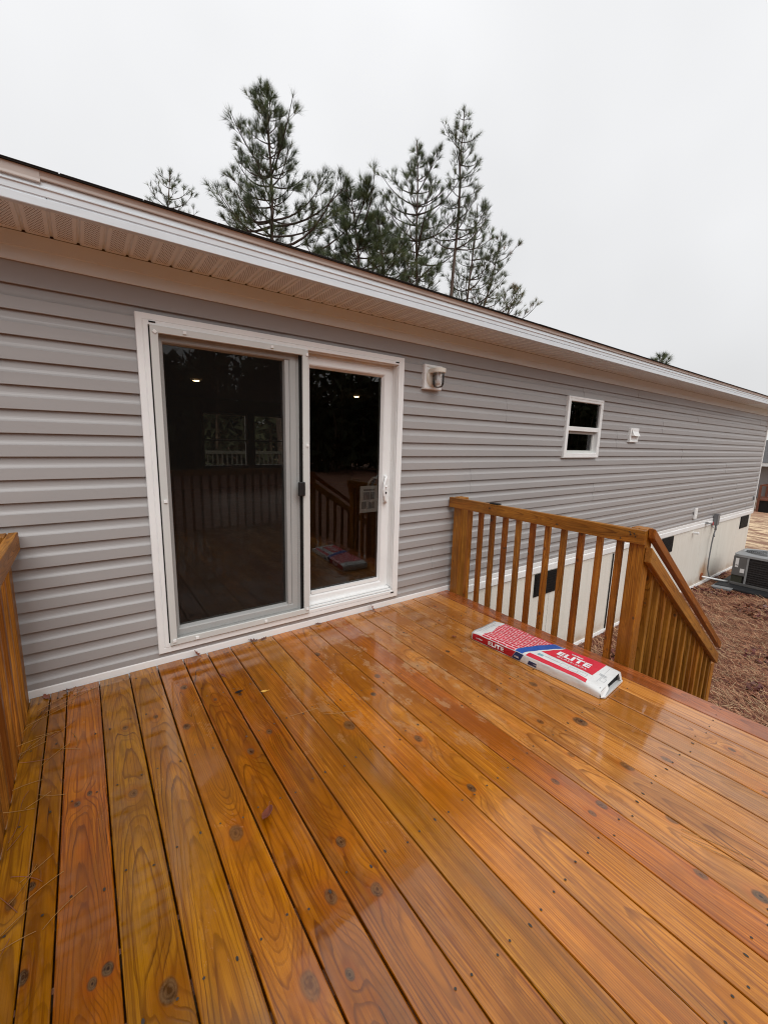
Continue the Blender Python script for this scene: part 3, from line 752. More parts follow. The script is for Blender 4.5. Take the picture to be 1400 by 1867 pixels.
# ------------------------------------------------------------------ wall lamp
lamp = thing('wall_light', 'cream jelly jar porch light on a white block right of the glass door', 'wall light', (2.975, 0, 1.9))
m_ = MB(); frame_prism(m_, 2.880, 3.070, 1.800, 1.995, [(0, .02), (0, -.022), (.004, -.026), (.018, -.026), (.022, -.018), (.022, .0)]); m_.box(2.9, 3.05, -.018, -.01, 1.82, 1.975); build('mounting_block', m_, M_white, lamp)
m_ = MB(); m_.lathe([(0, -.040), (.045, -.038), (.068, -.030), (.072, -.018)], (2.975, 0, 0), 24, axis='y')
m_.v = [(x, y, 1.895+z*1.12) for x, y, z in m_.v]; build('back_plate', m_, M_ivory, lamp, smooth=True)
m_ = MB()   # hood: stadium-shaped cap reaching out from the plate
prof = [(2.975+.058*math.cos(a), -.085+.058*math.sin(a)) for a in [math.pi+math.pi*k/12 for k in range(13)]]+[(3.033, -.028), (2.917, -.028)]
m_.prism(prof, 1.925, 1.962, axis='z'); build('hood', m_, M_ivory, lamp, bev=.006)
m_ = MB(); prof_ = [(.046, 1.925), (.046, 1.86), (.044, 1.835), (.036, 1.818), (.02, 1.812), (.0005, 1.811)]
m_.lathe([(r_, h_) for r_, h_ in prof_], (2.975, -.085, 0), 32); build('glass_jar', m_, M_lens, lamp, smooth=True)
m_ = MB()
for q in range(5): m_.lathe([(.0462, 1.842+q*.013), (.0478, 1.8445+q*.013), (.0462, 1.847+q*.013)], (2.975, -.085, 0), 24)
build('jar_rib', m_, M_lens, lamp, smooth=True)
m_ = MB(); m_.lathe([(.0005, 1.835), (.016, 1.84), (.022, 1.862), (.014, 1.885), (.012, 1.925)], (2.975, -.085, 0), 16); build('bulb', m_, M_print, lamp, smooth=True)

# ------------------------------------------------------------------ ceiling lights inside
for i, (x, y, lab) in enumerate(((2.229, 5.009, 'lit round ceiling light seen through the screened left pane'), (5.431, 5.079, 'lit round ceiling light seen through the clear right pane'))):
    t_ = thing('ceiling_light', lab, 'ceiling light', (x, y, 2.299), 'lit ceiling lights inside the house')
    m_ = MB(); m_.lathe([(.085, 0), (.088, -.012), (.054, -.016)], (x, y, 2.299), 24); build('trim_ring', m_, M_white, t_, smooth=True)
    m_ = MB(); m_.lathe([(.054, -.014), (.040, -.024), (.0005, -.030)], (x, y, 2.299), 24); build('diffuser', m_, M_lamp, t_, smooth=True)

# ------------------------------------------------------------------ deck
GX0, GP = .422, .143
DE = GX0+20*GP                # right edge of the deck
DL = .267
YB = -3.75
deck = thing('deck', 'wet new pine deck of long boards running out from the glass door', 'deck', (1.8, -1.9, 0))
TI = {-2: (.39, .180, .026), -1: (.40, .170, .026), 0: (.45, .160, .030), 1: (.36, .170, .032), 2: (.40, .178, .032), 3: (.42, .165, .030), 4: (.38, .140, .026), 5: (.36, .132, .028),
      6: (.35, .140, .036), 7: (.40, .180, .040), 8: (.50, .195, .036), 9: (.46, .190, .040), 10: (.47, .195, .040), 11: (.43, .148, .040), 12: (.45, .190, .050), 13: (.38, .165, .055), 14: (.44, .190, .056), 15: (.38, .170, .056), 16: (.45, .200, .058), 17: (.39, .170, .060), 18: (.46, .200, .065), 19: (.31, .094, .034)}
GRN = {-2: (.02, .09, .03), -1: (-.02, .12, .04), 0: (.0, .03, .035), 1: (.01, .055, .045), 2: (.0, .05, .05), 3: (.0, .06, -.04), 4: (-.02, .10, .045), 5: (.03, .07, -.04), 6: (-.11, .07, .02), 7: (.10, .08, .015), 8: (-.16, .06, .01), 9: (.03, .16, .05), 10: (.13, .06, .02), 11: (-.13, .08, .01), 12: (.02, .14, .05), 13: (0, .07, .05), 14: (-.15, .05, .01), 15: (.02, .10, .05), 16: (.14, .06, .01), 17: (.01, .07, -.05), 18: (-.12, .06, .02), 19: (.03, .12, .05)}
KN = [(.315, -1.218, .011), (.357, -1.188, .010), (.361, -1.456, .013), (.469, -.913, .009), (.508, -.882, .009), (.504, -1.571, .010), (.538, -1.558, .011), (.651, -.532, .010), (.644, -.975, .014), (.657, -1.696, .019), (.779, -.525, .010), (.942, -.338, .014), (.891, -.685, .015),
      (.924, -1.365, .021), (1.09, -1.011, .014), (1.057, -.541, .009), (1.176, -.569, .010), (1.203, -.936, .012), (1.72, -.412, .016), (1.899, -.835, .014), (1.78, -.966, .011), (1.537, -1.11, .022), (1.763, -1.367, .015), (1.756, -1.702, .014), (1.211, -1.602, .014), (1.093, -1.736, .016), (1.221, -1.799, .014), (.95, -1.891, .022), (1.047, -1.928, .010), (1.203, -2.058, .015), (1.788, -1.947, .016), (2.069, -1.879, .012), (2.115, -2.046, .014), (2.048, -2.044, .010), (2.12, -2.366, .013), (2.599, -2.092, .014), (2.52, -1.736, .022), (2.408, -2.011, .018), (2.275, -2.23, .014), (2.195, -2.5, .014), (2.266, -1.833, .011), (2.609, -1.403, .016), (2.349, -1.622, .012)]
for i in range(-2, 20):
    if i == -2: a, b = DL, .349
    elif i == -1: a, b = .352, GX0-.002
    else: a, b = GX0+i*GP+.002, GX0+(i+1)*GP-.0022
    if i in (3, 4, 5): a += .0012; b -= .0008
    y1 = -.012+random.uniform(-.004, .002); y0 = YB+random.uniform(-.003, .003)
    xc = (a+b)/2; yc = -1.88; wd = b-a; th = .028
    mb = MB(); ny_ = 24
    # board with eased edges, slightly bowed along its length
    cs = [(-wd/2, -th), (-wd/2, -.004), (-wd/2+.0012, -.0012), (-wd/2+.004, 0), (0, -.0004), (wd/2-.004, 0), (wd/2-.0012, -.0012), (wd/2, -.004), (wd/2, -th)]
    sd1 = random.uniform(0, 100); dzp = random.uniform(-.0012, .0012)
    for j in range(ny_+1):
        yy = y0+(y1-y0)*j/ny_-yc
        bow = .0010*mnoise.noise(Vector((sd1, yy*.9, 0))); zw = .0010*mnoise.noise(Vector((sd1, yy*.7, 5)))
        mb.v += [(x+bow, yy, z+zw+dzp) for x, z in cs]
    n = len(cs)
    for j in range(ny_):
        for k in range(n-1): mb.f.append((j*n+k, j*n+k+1, (j+1)*n+k+1, (j+1)*n+k))
        mb.f.append((j*n+n-1, j*n, (j+1)*n, (j+1)*n+n-1))
    mb.f.append(tuple(range(n-1, -1, -1))); mb.f.append(tuple(ny_*n+k for k in range(n))); mb.m = [0]*len(mb.f)
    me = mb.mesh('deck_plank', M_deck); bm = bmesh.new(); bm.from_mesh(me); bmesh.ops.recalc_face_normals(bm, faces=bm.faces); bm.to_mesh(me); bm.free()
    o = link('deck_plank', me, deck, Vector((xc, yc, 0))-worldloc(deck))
    kn = [(x-xc, y-yc, r_*1.2) for x, y, r_ in KN if a-.005 <= x <= b+.005]
    ylist = [k[1] for k in kn]
    for _ in range(2):
        yy = random.uniform(-1.7, 1.7)
        if len(kn) < 4 and all(abs(yy-q) > .35 for q in ylist) and (i > 12 or yy < -.6): kn.append((random.uniform(-.045, .045), yy, random.uniform(.008, .014))); ylist.append(yy)
    tc_ = TI[i]; tc_ = (tc_[0]*.91, tc_[1]*.80, tc_[2]*.10) if i < 6 else ((tc_[0]*1.14, tc_[1]*1.02, tc_[2]*.30) if i < 12 else (tc_[0]*1.32, tc_[1]*1.28, tc_[2]*.90))
    g3 = GRN.get(i)
    woodprops(o, tc_, knots=kn, freq=random.uniform(125, 185), **(dict(cx=g3[0], h=g3[1], tilt=g3[2]) if g3 else {}))
# screw heads: two per board over each joist
m_ = MB(); jy = [-.09, -.49, -.90, -1.31, -1.72, -2.12, -2.53, -2.94, -3.35]
for i in range(-2, 20):
    a, b = (DL, .349) if i == -2 else ((.352, GX0) if i == -1 else (GX0+i*GP, GX0+(i+1)*GP))
    for y in jy:
        for fx in ((.22, .78) if b-a > .1 else (.5,)):
            px = a+(b-a)*fx+random.uniform(-.006, .006); py = y+random.uniform(-.018, .018); rr_ = .0038
            L_ = rr_*random.choice([1, 1, 1.8])
            m_.add([(px+rr_*math.cos(q*math.pi/4), py+L_*math.sin(q*math.pi/4), .0016) for q in range(8)], [tuple(range(8))])
kind(build('screw_head', m_, M_chrome, deck), 'stuff')
m_ = MB()
for k in range(18): y = -.10-.205*k; m_.box(DL+.04, DE-.042, y-.019, y+.019, -.215, -.030)  # every second joist is added, unseen, so the gaps between boards stay dark
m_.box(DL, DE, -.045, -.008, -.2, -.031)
build('joist_and_blocker', m_, M_dark, deck)
for (p0, p1) in (((DE-.019, -.05, -.125), (DE-.019, YB+.02, -.125)), ((DL+.019, -.05, -.125), (DL+.019, YB+.02, -.125)), ((DL+.04, YB+.04, -.125), (DE-.04, YB+.04, -.125))):
    lumber('rim_joist', p0, p1, .184, .038, (1, 0, 0) if p0[0] == p1[0] else (0, 1, 0), deck)
for (x, y) in ((.5, -.3), (3.05, -.3), (.5, -3.5), (3.05, -3.5), (1.8, -3.5), (1.8, -.3)):
    lumber('support_post', (x, y, -1.4), (x, y, -.22), .089, .089, (1, 0, 0), deck)

# ------------------------------------------------------------------ railings
RT = .889
POST = (.40, .178, .046)
def straight_rail(name, label, xf, side, y0, y1, nbal, yb0, pitch, posts, tone=HONEY):
    """posts stand outside the deck edge xf; side=+1 for the right edge, -1 for the left"""
    t_ = thing(name, label, 'railing', (xf+side*.045, (y0+y1)/2, 0), 'wooden railings round the deck')
    for (py, h_, kn, tn) in posts:
        lumber('post', (xf+side*.045, py, -.9), (xf+side*.045, py, h_), .089, .089, (1, 0, 0), t_, tn, knots=kn, h=.05, cx=.01, tilt=.01, freq=150)
    lumber('top_rail', (xf-side*.019, y0, RT-.0445), (xf-side*.019, y1, RT-.0445), .089, .038, (1, 0, 0), t_, (.39, .165, .024), h=.06, tilt=.03, knots=[(.01, -.35, .010), (-.015, .25, .009)])
    for i in range(nbal):
        y = yb0-pitch*i
        lumber('baluster', (xf+side*.0185, y, -.20), (xf+side*.0185, y, .865+random.uniform(-.004, .004)), .036, .036, (1, 0, 0), t_, jitter((.37, .140, .020), .25))
    return t_
rr1 = straight_rail('deck_railing', 'wooden baluster railing from the house wall to the corner post beside the shingle bundle', DE, 1, -.012, -1.638, 11, -.222, .126,
                    [(-.085, .893, [(.02, .3, .006)], (.42, .185, .030)), (-1.586, .893, [(.012, -.275, .015), (-.035, .33, .008), (.03, -.35, .008)], (.40, .165, .022))])
# screws in the end of the top rail
m_ = MB()
for q in range(6):
    py = -1.50-random.uniform(0, .10); pz = RT-.02-random.uniform(0, .05)
    m_.tube([(DE-.0385, py, pz), (DE-.0395, py, pz)], .0045, 8)
build('screw_head', m_, M_chrome, rr1)
m_ = MB(); m_.box(DE-.036, DE+.006, -.555, -.47, RT+.0005, RT+.012); tag(build('cap_bracket', m_, M_black, None, bev=.003), 'small black plastic bracket lying on the top rail near the house wall', 'bracket')
# a strip of pale sealant or paper at the cut end of the rail
rl1 = straight_rail('deck_railing', 'wooden railing post and top rail at the left edge of the deck', DL, -1, -.018, -3.72, 26, -.26, .13, [(-.085, .893, [(.0, -.35, .01)], (.40, .175, .026)), (-1.9, .893, [], POST), (-3.66, .893, [], POST)])
rr2 = straight_rail('deck_railing', 'wooden railing past the stairs on the near right deck edge, out of view', DE, 1, -2.735, -3.72, 6, -2.92, .126, [(-2.79, .893, [], POST), (-3.66, .893, [], POST)])
t_ = thing('deck_railing', 'wooden railing along the outer deck edge, reflected in the screened pane', 'railing', (1.8, YB, 0), 'wooden railings round the deck')
lumber('top_rail', (DL, YB+.02, RT-.0445), (DE, YB+.02, RT-.0445), .089, .038, (0, 1, 0), t_)
for i in range(22): lumber('baluster', (DL+.18+i*.128, YB-.018, -.2), (DL+.18+i*.128, YB-.018, .86), .036, .036, (1, 0, 0), t_, jitter((.37, .140, .020), .2))

SLOPE = -.69
def stair_rail(label, yin, sgn, x1=5.04, z_far=None):
    """rail plane: the boards' stair-side face at y = yin; sgn = +1 when the balusters stand on the +y side"""
    t_ = thing('stair_railing', label, 'stair railing', (4.1, yin, -.8), 'sloping railings of the deck stairs')
    def sl(x, z): return z+SLOPE*(x-3.29)
    yc = yin+sgn*.019
    d_ = math.hypot(1, SLOPE)
    # handrail: 2x2 above a 2x4 on edge, both plumb cut at the post
    def plumb(name, zt, hv, y0, y1, xa, xb, tint, **kw):
        L = (xb-xa)*d_
        me_ = MB(); a0, a1 = xa, xb
        vs = []
        for x in (a0, a1):
            for y in (min(y0, y1), max(y0, y1)):
                for z in (zt-hv, zt): vs.append((x, y, sl(x, z)))
        me_.add(vs, [(0, 1, 3, 2), (4, 6, 7, 5), (0, 4, 5, 1), (2, 3, 7, 6), (1, 5, 7, 3), (0, 2, 6, 4)])
        # express in a local frame whose Y runs down the slope, so the grain follows the board
        o_ = Vector(((xa+xb)/2, (y0+y1)/2, sl((xa+xb)/2, zt-hv/2))); dv = Vector((1, 0, SLOPE)).normalized(); zv = Vector((0, -sgn, 0)); xv = dv.cross(zv)
        MT = Matrix((xv, dv, zv)); me_.v = [tuple(MT @ (Vector(v)-o_)) for v in me_.v]
        mm = me_.mesh(name, M_lum); bm = bmesh.new(); bm.from_mesh(mm); bmesh.ops.recalc_face_normals(bm, faces=bm.faces)
        bmesh.ops.bevel(bm, geom=list(bm.edges), offset=.004, segments=2, affect='EDGES', profile=.5); bm.to_mesh(mm); bm.free()
        ob = link(name, mm, t_); m4 = MT.transposed().to_4x4(); m4.translation = o_-worldloc(t_); ob.matrix_basis = m4
        woodprops(ob, tint, **kw); return ob
    plumb('lower_rail', .785, .094, yin, yin+sgn*.038, 3.286, x1, (.42, .190, .036), h=.035, tilt=.03, cx=0, freq=140, knots=[])
    plumb('handrail', .905, .060, yin, yin+sgn*.038, 3.296, x1+.02, (.37, .130, .020), h=.08, tilt=0, cx=.02, freq=160, knots=[])
    nb = 13
    for i in range(nb):
        x = 3.47+i*.128
        zt = sl(x, .760); zb = sl(x, -.38)
        lumber('baluster', (x, yin+sgn*.0565, zb), (x, yin+sgn*.0565, zt), .036, .036, (1, 0, 0), t_, jitter((.39, .165, .024), .22))
    lumber('bottom_post', (5.12, yin+sgn*.09, -1.5), (5.12, yin+sgn*.09, -.55), .089, .089, (1, 0, 0), t_)
    return t_
stair_rail('sloping stair railing with closely lined balusters descending right of the corner post', -1.671, 1)
stair_rail('near side sloping stair railing, seen only reflected in the clear door pane', -2.74, -1)
steps = thing('deck_stairs', 'wooden steps down from the right edge of the deck between the stair railings', 'stairs', (4.1, -2.2, -1.3))
for i in range(6):
    xa = DE+.03+i*.26; zt = -.19*(i+1)
    lumber('tread', (xa+.125, -1.735, zt-.019), (xa+.125, -2.69, zt-.019), .235, .038, (0, 0, 1), steps)
    lumber('riser', (xa-.012, -1.735, zt+.075), (xa-.012, -2.69, zt+.075), .14, .019, (1, 0, 0), steps)
for y in (-1.715, -2.71): lumber('stringer', (DE+.02, y, -.30), (DE+1.62, y, -.30+SLOPE*1.60), .235, .036, (0, 1, 0), steps)

# ------------------------------------------------------------------ bundle of shingles in printed wrapper
BO = Vector((2.725, -.82, 0)); e1 = Vector((.0763, -.9971, 0)); e2 = Vector((.9971, .0763, 0)); BL, BW, BH = .878, .285, .068
bun = thing('shingle_bundle', 'white, red and blue wrapped shingle bundle lying on the wet deck by the railing', 'shingle bundle', (BO+e1*BL/2+e2*BW/2))
bmat = Matrix((e1, -e2, Vector((0, 0, 1)))).transposed().to_4x4()   # local x along the bundle, y from rail side to near side
def topz(u, v):
    """height of the wrapper's upper face: sags at the open end, a little wavy"""
    z = BH-.003*math.sin(u*9+1)*math.sin(v*14)
    z -= .026*max(0, (u-.72)/.16)**2 * (.3+.7*(1-v/BW)); z -= .010*max(0, (.07-u)/.07)
    z -= .010*max(0, (.03-v)/.03)**2+.008*max(0, (v-BW+.02)/.02)**2
    return z+.0026*mnoise.noise(Vector((u*15, v*15, 3)))+.0010*mnoise.noise(Vector((u*40+v*30, v*9, 7)))
def L(u, v, z): return (u-BL/2, -(v-BW/2), z+.002)
def bobj(name, mb, mats, parent=bun, **kw):
    me = mb.mesh(name, mats, kw.get('smooth', False)); bm = bmesh.new(); bm.from_mesh(me); bmesh.ops.recalc_face_normals(bm, faces=bm.faces); bm.to_mesh(me); bm.free()
    o = link(name, me, parent); 
    if parent is bun: o.matrix_basis = bmat
    return o
m_ = MB(); nu, nvv = 44, 16; grid = {}
def side_in(u, z): return .006*math.sin(z/BH*math.pi)+.002*mnoise.noise(Vector((u*15, z*40, 9)))
for i in range(nu+1):
    for j in range(nvv+1):
        u = BL*i/nu; v = BW*j/nvv; grid[('t', i, j)] = len(m_.v); m_.v.append(L(u, v, topz(u, v)))
for i in range(nu):
    for j in range(nvv): m_.f.append((grid[('t', i, j)], grid[('t', i+1, j)], grid[('t', i+1, j+1)], grid[('t', i, j+1)]))
ns = 6
for sgn_, jj in ((0, 0), (1, nvv)):
    for i in range(nu+1):
        u = BL*i/nu; v = BW*jj/nvv; zt = topz(u, v)
        for q in range(1, ns+1):
            z = zt*(1-q/ns); vv_ = v+(-1 if sgn_ == 0 else 1)*(.003*math.sin(q/ns*math.pi)+.0035*mnoise.noise(Vector((u*14, q*1.3, 9+sgn_))))
            grid[(sgn_, i, q)] = len(m_.v); m_.v.append(L(u, vv_, z))
        grid[(sgn_, i, 0)] = grid[('t', i, jj)]
    for i in range(nu):
        for q in range(ns): m_.f.append((grid[(sgn_, i, q)], grid[(sgn_, i+1, q)], grid[(sgn_, i+1, q+1)], grid[(sgn_, i, q+1)]))
# closed wall end; open end keeps a rim
m_.f.append(tuple(grid[('t', 0, j)] for j in range(nvv+1))+tuple(grid[(1, 0, q)] for q in range(1, ns+1))+tuple(grid[(0, 0, q)] for q in range(ns, 0, -1)))
m_.m = [0]*len(m_.f)
wr = bobj('wrapper', m_, M_wrap, smooth=True)
# open end: rim flange, black shingle stack inside
m_ = MB()
for k in range(6):
    z = .006+k*.0072
    m_.add([L(BL-.16, .02, z), L(BL-.012, .02+.004*(k % 2), z), L(BL-.010, BW-.015, z), L(BL-.16, BW-.015, z), L(BL-.16, .02, z+.0055), L(BL-.012, .02+.004*(k % 2), z+.0055), L(BL-.010, BW-.015, z+.0055), L(BL-.16, BW-.015, z+.0055)],
           [(0, 3, 2, 1), (4, 5, 6, 7), (0, 1, 5, 4), (1, 2, 6, 5), (2, 3, 7, 6)])
bobj('shingle', m_, M_asphalt)
m_ = MB()   # torn flap folded down over the near half of the open end
fl = [(BL-.001, .0, topz(BL, 0)), (BL-.001, .10, topz(BL, .10)), (BL+.012, .085, .030), (BL+.016, .03, .012), (BL+.010, -.004, .010)]
m_.add([L(*p) for p in fl], [(0, 1, 2, 3, 4)])
fl = [(BL-.002, BW, topz(BL, BW)), (BL-.002, BW-.03, topz(BL, BW-.03)), (BL+.010, BW-.03, .02), (BL+.012, BW, .004)]
m_.add([L(*p) for p in fl], [(0, 1, 2, 3)])
m_.add([L(BL-.01, -.003, .003), L(BL+.022, .02, .004), L(BL+.018, BW-.01, .004), L(BL-.01, BW, .003), L(BL-.01, -.003, .006), L(BL+.022, .02, .014), L(BL+.018, BW-.01, .013), L(BL-.01, BW, .006)], [(0, 1, 2, 3), (4, 5, 6, 7), (0, 1, 5, 4), (1, 2, 6, 5), (2, 3, 7, 6)])
bobj('wrapper_flap', m_, M_wrap)
def patch(poly, lift=.0012, mi=0, mb=None, step=.02):
    """flat print laid on the top face; poly in (u, v), cut to strips that follow the surface"""
    mb = mb or MB(); bm = bmesh.new(); vs = [bm.verts.new((u, v, 0)) for u, v in poly]; bm.faces.new(vs)
    us = [p[0] for p in poly]; vs_ = [p[1] for p in poly]
    for ax, lo, hi in ((0, min(us), max(us)), (1, min(vs_), max(vs_))):
        c_ = lo+step
        while c_ < hi:
            bmesh.ops.bisect_plane(bm, geom=bm.verts[:]+bm.edges[:]+bm.faces[:], plane_co=(c_, 0, 0) if ax == 0 else (0, c_, 0), plane_no=(1, 0, 0) if ax == 0 else (0, 1, 0)); c_ += step
    bm.verts.index_update(); o_ = len(mb.v)
    mb.v += [L(v.co.x, v.co.y, topz(v.co.x, v.co.y)+lift) for v in bm.verts]
    for f in bm.faces: mb.f.append(tuple(v.index+o_ for v in f.verts)); mb.m.append(mi)
    bm.free(); return mb
bobj('brick_print', patch([(.082, .0), (.105, .09), (.084, .18), (.094, .272), (.468, .268), (.342, .0)]), M_brick)
bobj('blue_band', patch([(.345, .0), (.398, .0), (.549, .283), (.475, .283)]), M_blue)
rp_ = patch([(.470, .105), (.553, .268), (.800, .268), (.790, .098)]); patch([(.420, -.0), (.433, .032), (.792, .030), (.795, .003)], mb=rp_)
bobj('red_panel', rp_, M_red)
m_ = MB()
def edge_box(u0, u1, v0, v1, mi=0):
    t4 = .0013
    for a, b, c_, d_ in ((u0, u1, v0, v0+t4), (u0, u1, v1-t4, v1), (u0, u0+t4, v0, v1), (u1-t4, u1, v0, v1)): patch([(a, c_), (b, c_), (b, d_), (a, d_)], .0014, mi, m_)
edge_box(.620, .775, .042, .078); patch([(.668, .052), (.671, .052), (.671, .062), (.668, .062)], .0014, 0, m_); patch([(.722, .052), (.725, .052), (.725, .062), (.722, .062)], .0014, 0, m_)
patch([(.47, .05), (.507, .05), (.507, .074), (.47, .074)], .0014, 1, m_)
for q in range(22): patch([(.515+q*.0042, .066), (.5175+q*.0042, .066), (.5175+q*.0042, .071), (.515+q*.0042, .071)], .0014, 0, m_)
for q in range(20):
    u_ = .812+.004*(q % 10); v_ = .14+.012*(q//10); patch([(u_, v_), (u_+.0028, v_), (u_+.0028, v_+.006), (u_, v_+.006)], .0014, 0, m_)
patch([(.828, .06), (.829, .06), (.829, .25), (.828, .25)], .0014, 0, m_); edge_box(.833, .86, .09, .13)
for q in range(16): patch([(.030+.0012*(q % 3), .02+q*.014), (.034, .02+q*.014), (.034, .028+q*.014), (.030, .028+q*.014)], .0014, 0, m_)
for q in range(4): patch([(.048, .09+q*.03), (.051, .09+q*.03), (.051, .112+q*.03), (.048, .112+q*.03)], .0014, 0, m_)
kind(bobj('fine_print', m_, [M_greyprint, M_teal]), 'stuff')
def sidez(u, f): return topz(u, 0)*f
def side_patch(us, fr, lift, mb=None, mi=0):
    """print on the near long side; us = (u at bottom left, bottom right, top right, top left)"""
    mb = mb or MB(); o_ = len(mb.v); n_ = 10; k_ = 4
    for a in range(n_+1):
        for b in range(k_+1):
            f_ = fr[0]+(fr[1]-fr[0])*b/k_; tb = b/k_; s_ = a/n_
            u = (us[0]+(us[1]-us[0])*s_)*(1-tb)+(us[3]+(us[2]-us[3])*s_)*tb
            q = (1-f_)*6; v_ = -(.003*math.sin(q/6*math.pi)+.0035*mnoise.noise(Vector((u*14, q*1.3, 9))))-lift
            mb.v.append(L(u, v_, topz(u, 0)*f_))
    for a in range(n_):
        for b in range(k_): i0 = o_+a*(k_+1)+b; mb.f.append((i0, i0+k_+1, i0+k_+2, i0+1)); mb.m.append(mi)
    return mb
bobj('side_red_print', side_patch((.012, .325, .352, .012), (.08, .93), .0015), M_redside)
bobj('side_blue_print', side_patch((.328, .385, .410, .355), (.08, .96), .0016), M_navy)
m_ = side_patch((.44, .50, .50, .45), (.15, .62), .0016); bobj('side_badge', m_, M_navy)
def text_mesh(txt, size, spacing=1.0, bold=.0, shear=0, res=3):
    cu = bpy.data.curves.new('lettering', 'FONT'); cu.body = txt; cu.size = size; cu.space_character = spacing; cu.offset = bold; cu.shear = shear; cu.resolution_u = res; cu.align_x = 'CENTER'; cu.align_y = 'CENTER'
    ob = bpy.data.objects.new('lettering', cu); COL.objects.link(ob)
    dg = bpy.context.evaluated_depsgraph_get(); me = bpy.data.meshes.new_from_object(ob.evaluated_get(dg)); bpy.data.objects.remove(ob); bpy.data.curves.remove(cu)
    return me
def put_text(txt, size, fn, mat_, sxx=1.0, **kw):
    me = text_mesh(txt, size, **kw)
    for v in me.vertices: v.co = fn(v.co.x*sxx, v.co.y)
    me.materials.clear(); me.materials.append(mat_)
    bm = bmesh.new(); bm.from_mesh(me); bmesh.ops.recalc_face_normals(bm, faces=bm.faces); bm.to_mesh(me); bm.free()
    o = link('lettering', me, bun); o.matrix_basis = bmat; return o
def on_top(u0, v0): return lambda a, b: L(u0+a, v0+b, topz(u0+a, v0+b)+.0032)
put_text('ELITE', .070, on_top(.645, .172), M_print, 1.12, bold=.0035, spacing=1.12)
put_text('GLASS-SEAL', .026, on_top(.655, .125), M_print, 1.15, spacing=1.2)
put_text('TAMKO', .017, on_top(.645, .222), M_print, 1.2, bold=.001)
def on_side(u0, f0):
    def fn(a, b):
        u = u0+a; f_ = f0+b/BH; q = (1-f_)*6
        return L(u, -(.003*math.sin(q/6*math.pi)+.0035*mnoise.noise(Vector((u*14, q*1.3, 9))))-.0042, topz(u, 0)*f_)
    return fn
put_text('ELITE', .042, on_side(.205, .52), M_print, 1.15, bold=.002, spacing=1.1)
put_text('TAMKO', .014, on_side(.07, .5), M_print, 1.1)
put_text('HS1', .020, on_side(.366, .42), M_print, 1.0, bold=.0008)

# ------------------------------------------------------------------ service things along the wall
eb = thing('electrical_box', 'grey electrical disconnect box with a hanging conduit on the house base', 'electrical box', (10.66, 0, .02))
m_ = MB(); m_.box(10.56, 10.67, -.075, -.013, -.105, .125); m_.box(10.555, 10.675, -.082, -.075, -.09, .13); build('box', m_, M_grey, eb, bev=.006)
m_ = MB(); m_.tube([(10.60, -.06, -.11), (10.60, -.06, -.17), (10.585, -.06, -.22), (10.56, -.055, -.30), (10.55, -.05, -.5), (10.54, -.05, -.8), (10.545, -.055, -1.0), (10.60, -.08, -1.14), (10.72, -.14, -1.225), (10.9, -.3, -1.265)], .012, 8); m_.tube([(10.60, -.06, -.105), (10.60, -.06, -.20)], .019, 8)
m_.tube([(10.60, -.05, -.22), (10.55, -.07, -.29), (10.49, -.09, -.31)], .010, 6)
build('conduit', m_, M_grey, eb, smooth=True)
dp = MB(); dp.tube([(10.45, .02, -1.145), (10.47, -.02, -1.15), (10.80, -.34, -1.215)], .017, 10); tag(build('drain_pipe', dp, M_white, None, smooth=True), 'short white plastic pipe running out of the rust stained skirting', 'pipe')
hp = MB(); hp.tube([(10.455, .008, -1.145), (10.455, -.006, -1.145)], .075, 12); build('pipe_hole', hp, simple('rusty_hole', (.28, .085, .03), .8, .2, .3, 30), house)
pd = MB(); pd.box(10.44, 11.75, -1.35, -.22, -1.345, -1.225); tag(build('equipment_pad', pd, M_pad, None, bev=.02), 'low black plastic pad on the ground under the cooling unit', 'pad')
fm = MB(); fm.prism([(-.50, -1.30), (-.28, -1.30), (-.20, -1.245), (-.52, -1.23)], 10.30, 10.62); tag(build('foam_wrap', fm, simple('grey_foil', (.20, .21, .22), .4, .5, .15, 20), None, bev=.012), 'grey wrapped pipe end lying on the ground at the corner of the black pad', 'pipe wrap')
ac = thing('cooling_unit', 'dark grey outdoor air conditioner with louvred sides and round fan grille on a black pad', 'air conditioner', (11.13, -.80, -1.225))
AX0, AX1, AY0, AY1, AZ0, AZ1 = 10.72, 11.52, -1.19, -.39, -1.222, -.625
m_ = MB(); m_.box(AX0+.03, AX1-.03, AY0+.03, AY1-.03, AZ0+.02, AZ1-.01); build('coil', m_, M_coil, ac)
m_ = MB()
for (x, y) in ((AX0, AY0), (AX1-.05, AY0), (AX1-.05, AY1-.05)): m_.box(x, x+.05, y, y+.05, AZ0+.03, AZ1-.02)
m_.box(AX0-.006, AX1+.006, AY0-.006, AY1+.006, AZ0, AZ0+.05)
build('corner_post', m_, M_ac, ac, bev=.004, seg=1)
m_ = MB(); m_.box(AX0-.004, AX0+.10, AY1-.20, AY1+.002, -1.03, AZ1-.025); build('service_panel', m_, M_ac, ac, bev=.005)
m_ = MB(); m_.box(AX0+.01, AX0+.09, AY1-.17, AY1, AZ0+.052, -1.034); build('valve_recess', m_, simple('olive_recess', (.05, .05, .035), .7, .3, .2, 20), ac)
m_ = MB(); m_.box(AX0-.004, AX0+.05, AY1-.232, AY1-.203, AZ0+.052, AZ1-.025); build('panel_edge', m_, M_aclid, ac)
m_ = MB(); m_.box(AX0-.0065, AX0-.0045, AY1-.085, AY1-.035, -.87, -.69); m_.box(AX0-.0065, AX0-.0045, AY1-.185, AY1-.120, -.965, -.885); build('rating_sticker', m_, M_print, ac)
m_ = MB(); m_.box(AX0-.0075, AX0-.0068, AY1-.08, AY1-.042, -.835, -.822); build('sticker_print', m_, M_vent, ac)
lv = MB()
